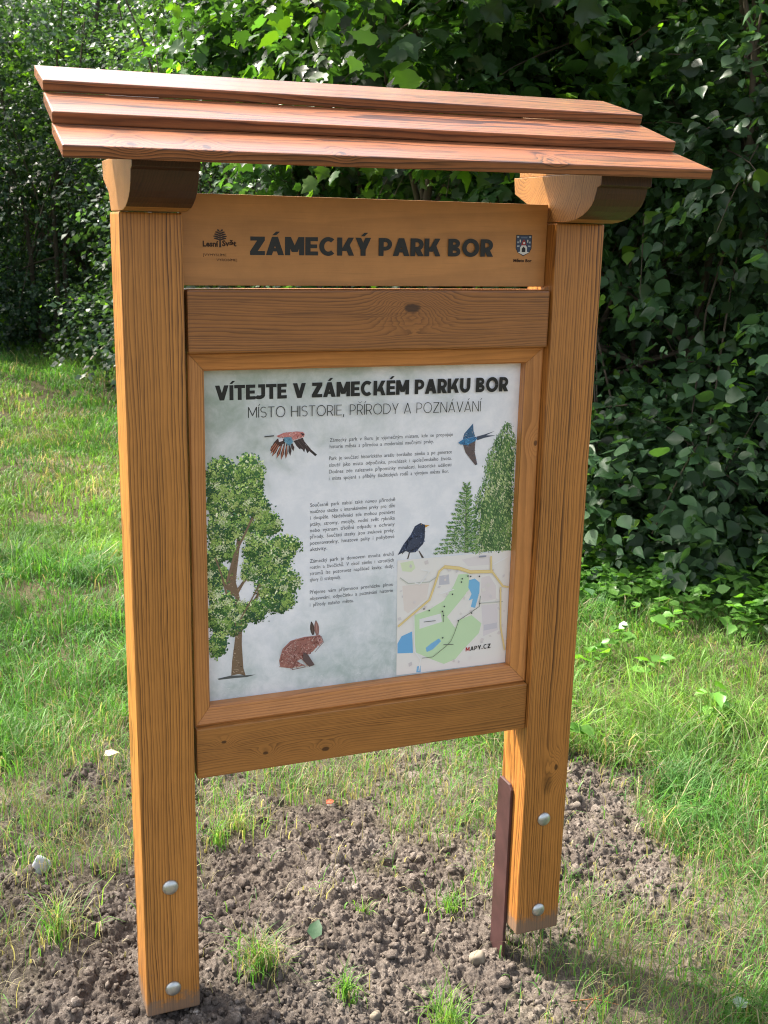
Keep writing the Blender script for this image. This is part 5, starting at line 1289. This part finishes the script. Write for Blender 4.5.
# ------------------------------------------------------------------ small things lying about
def lump(name, x, y, size, mat, label, cat, flat=(1, 1, 0.7), rot=0.0, rough=0.35, seed=0, lift=0.35, cuts=0):
    rg = np.random.default_rng(seed)
    bm = bmesh.new(); bmesh.ops.create_icosphere(bm, subdivisions=3, radius=1.0)
    dirs = rg.normal(size=(9 + cuts, 3)); dirs /= np.linalg.norm(dirs, axis=1, keepdims=True); lim = rg.uniform(0.55, 0.85, len(dirs))
    z = float(ground_h(np.array([x]), np.array([y]))[0])
    R = Matrix.Rotation(rot, 3, 'Z') @ Matrix.Rotation(rg.uniform(-.3, .3), 3, 'X')
    for v in bm.verts:
        p = np.array(v.co[:])
        for d_, l_ in zip(dirs, lim):
            e_ = p @ d_ - l_
            if e_ > 0: p = p - d_ * e_ * 0.9
        p = p * (1 + 0.05 * (rg.random() - .5))
        v.co = R @ Vector(p * np.array(flat) * size) + Vector((x, y, z + size * lift))
    for f in bm.faces: f.smooth = True
    return tag(link(name, from_bm(name, bm), mat), label, cat)
M_STONE1 = plain('beige_stone', (0.20, 0.17, 0.13), 0.9, 0.2, vary=0.3, scale=70)
M_STONE2 = plain('pale_stone', (0.40, 0.42, 0.46), 0.7, 0.4, vary=0.25, scale=50)
lump('stone', 0.845, 0.035, 0.026, M_STONE1, 'rounded beige stone touching the foot of the dark steel anchor', 'stone', (1.0, .9, 1.0), .4, seed=3)
lump('stone', -0.175, 0.72, 0.040, M_STONE2, 'pale bluish-grey angular stone on the soil left of the left post', 'stone', (1.0, .55, 0.9), .7, seed=8, cuts=6, lift=.45)
lump('stone', 0.755, 0.18, 0.010, M_STONE1, 'tiny beige pebble in the middle of the dug soil', 'stone', (1, .8, .7), .2, seed=5)
lump('stone', 0.50, -0.13, 0.017, M_STONE1, 'small brownish pebble at the bottom edge near the small green tuft', 'stone', (1, .8, .7), .9, seed=6)

def fallen_leaf(name, x, y, size, az, tilt, col, label, lift=0.008, kind=LEAF8_V):
    z = float(ground_h(np.array([x]), np.array([y]))[0]) + lift
    R = Matrix.Rotation(az, 3, 'Z') @ Matrix.Rotation(-tilt, 3, 'Y')
    top = [R @ (Vector(p) * size) + Vector((x, y, z)) for p in LEAF8_V]
    nrm = R @ Vector((0, 0, 1))
    V = [t[:] for t in top] + [(t - nrm * 0.0006)[:] for t in top]
    F = [list(f) for f in LEAF8_F] + [[f[0] + 8, f[2] + 8, f[1] + 8] for f in LEAF8_F]
    me = fast_mesh(name, np.array(V), np.array(F))
    m = plain('leaf_' + name, col, 0.55, 0.35, vary=0.3, scale=60)
    return tag(link(name, me, m), label, 'leaf')
fallen_leaf('fallen_leaf', 0.445, 0.17, 0.050, 0.9, 0.9, (0.028, 0.070, 0.030), 'green fallen leaf propped up on the dug soil', 0.012)
fallen_leaf('fallen_leaf', 0.715, 0.88, 0.034, 0.3, 0.2, (0.42, 0.09, 0.05), 'small orange-red fallen leaf on soil below the lower rail', 0.012)
fallen_leaf('fallen_leaf', 2.03, 0.72, 0.060, 2.2, 0.15, (0.40, 0.27, 0.21), 'pinkish-brown dry leaf in the grass right of the right post', 0.03)
fallen_leaf('fallen_leaf', 1.335, -0.37, 0.052, 0.5, 0.15, (0.17, 0.23, 0.17), 'pale grey-green leaf lying in the bottom right corner', 0.035)
fallen_leaf('fallen_leaf', 0.07, 1.28, 0.055, 0.2, 0.2, (0.45, 0.40, 0.29), 'cream-coloured dry leaf in the grass just left of the left post', 0.04)

# white-flowered weed at the right edge
wx, wy = 3.50, 2.20
wz = float(ground_h(np.array([wx]), np.array([wy]))[0])
weed = empty('flowering_weed', (wx, wy, wz), 'leafy weed with one white flower head at the right picture edge', 'weed')
tb = Tubes(); tb.add([(wx, wy, wz), (wx + .01, wy, wz + .12), (wx + .0, wy + .01, wz + .235)], [.004, .003, .002], 5)
link('stem', tb.mesh('stem'), plain('green_stem', (0.08, 0.15, 0.04), 0.6, 0.3), weed)
P = []; D = []; Nn = []; Sz = []
for q in range(16):
    a = q * 2.4; P.append((wx + .02 * math.cos(a), wy + .02 * math.sin(a), wz + .03 + .011 * q)); D.append((math.cos(a), math.sin(a), .15)); Nn.append((0, 0, 1)); Sz.append(.13 - .005 * q)
me = leaf_mesh('leaves', np.array(P, float), np.array(D, float), np.array(Nn, float), np.array(Sz), np.tile([0.09, 0.20, 0.045], (16, 1)), 'oval')
link('leaves', me, MAT_LEAF, weed)
P = []; D = []; Nn = []
for q in range(26):
    a = random.uniform(0, 6.28); e = random.uniform(-.2, 1.2)
    P.append((wx, wy + .01, wz + .238)); D.append((math.cos(a) * math.cos(e), math.sin(a) * math.cos(e), math.sin(e))); Nn.append((random.gauss(0, .4), random.gauss(0, .4), 1))
me = leaf_mesh('flower_head', np.array(P, float), np.array(D, float), np.array(Nn, float), np.full(26, .030), np.tile([0.75, 0.75, 0.72], (26, 1)), 'small')
link('flower_head', me, MAT_LEAF, weed)

# dry reddish stems on the soil in front of the right post
tb = Tubes()
for (ax_, ay_, bx_, by_) in ((0.98, -0.20, 1.10, -0.235), (1.00, -0.235, 1.09, -0.19), (1.09, -0.19, 1.135, -0.185)):
    za = float(ground_h(np.array([ax_]), np.array([ay_]))[0]) + .012; zb_ = float(ground_h(np.array([bx_]), np.array([by_]))[0]) + .014
    tb.add([(ax_, ay_, za), ((ax_ + bx_) / 2, (ay_ + by_) / 2 + .006, (za + zb_) / 2 + .008), (bx_, by_, zb_)], [.0018, .0016, .0010], 5)
tag(link('dry_stem', tb.mesh('dry_stem'), plain('dry_stem', (0.28, 0.13, 0.06), 0.8, 0.2)), 'crossed reddish dry stems on the soil in front of the right post', 'stem')
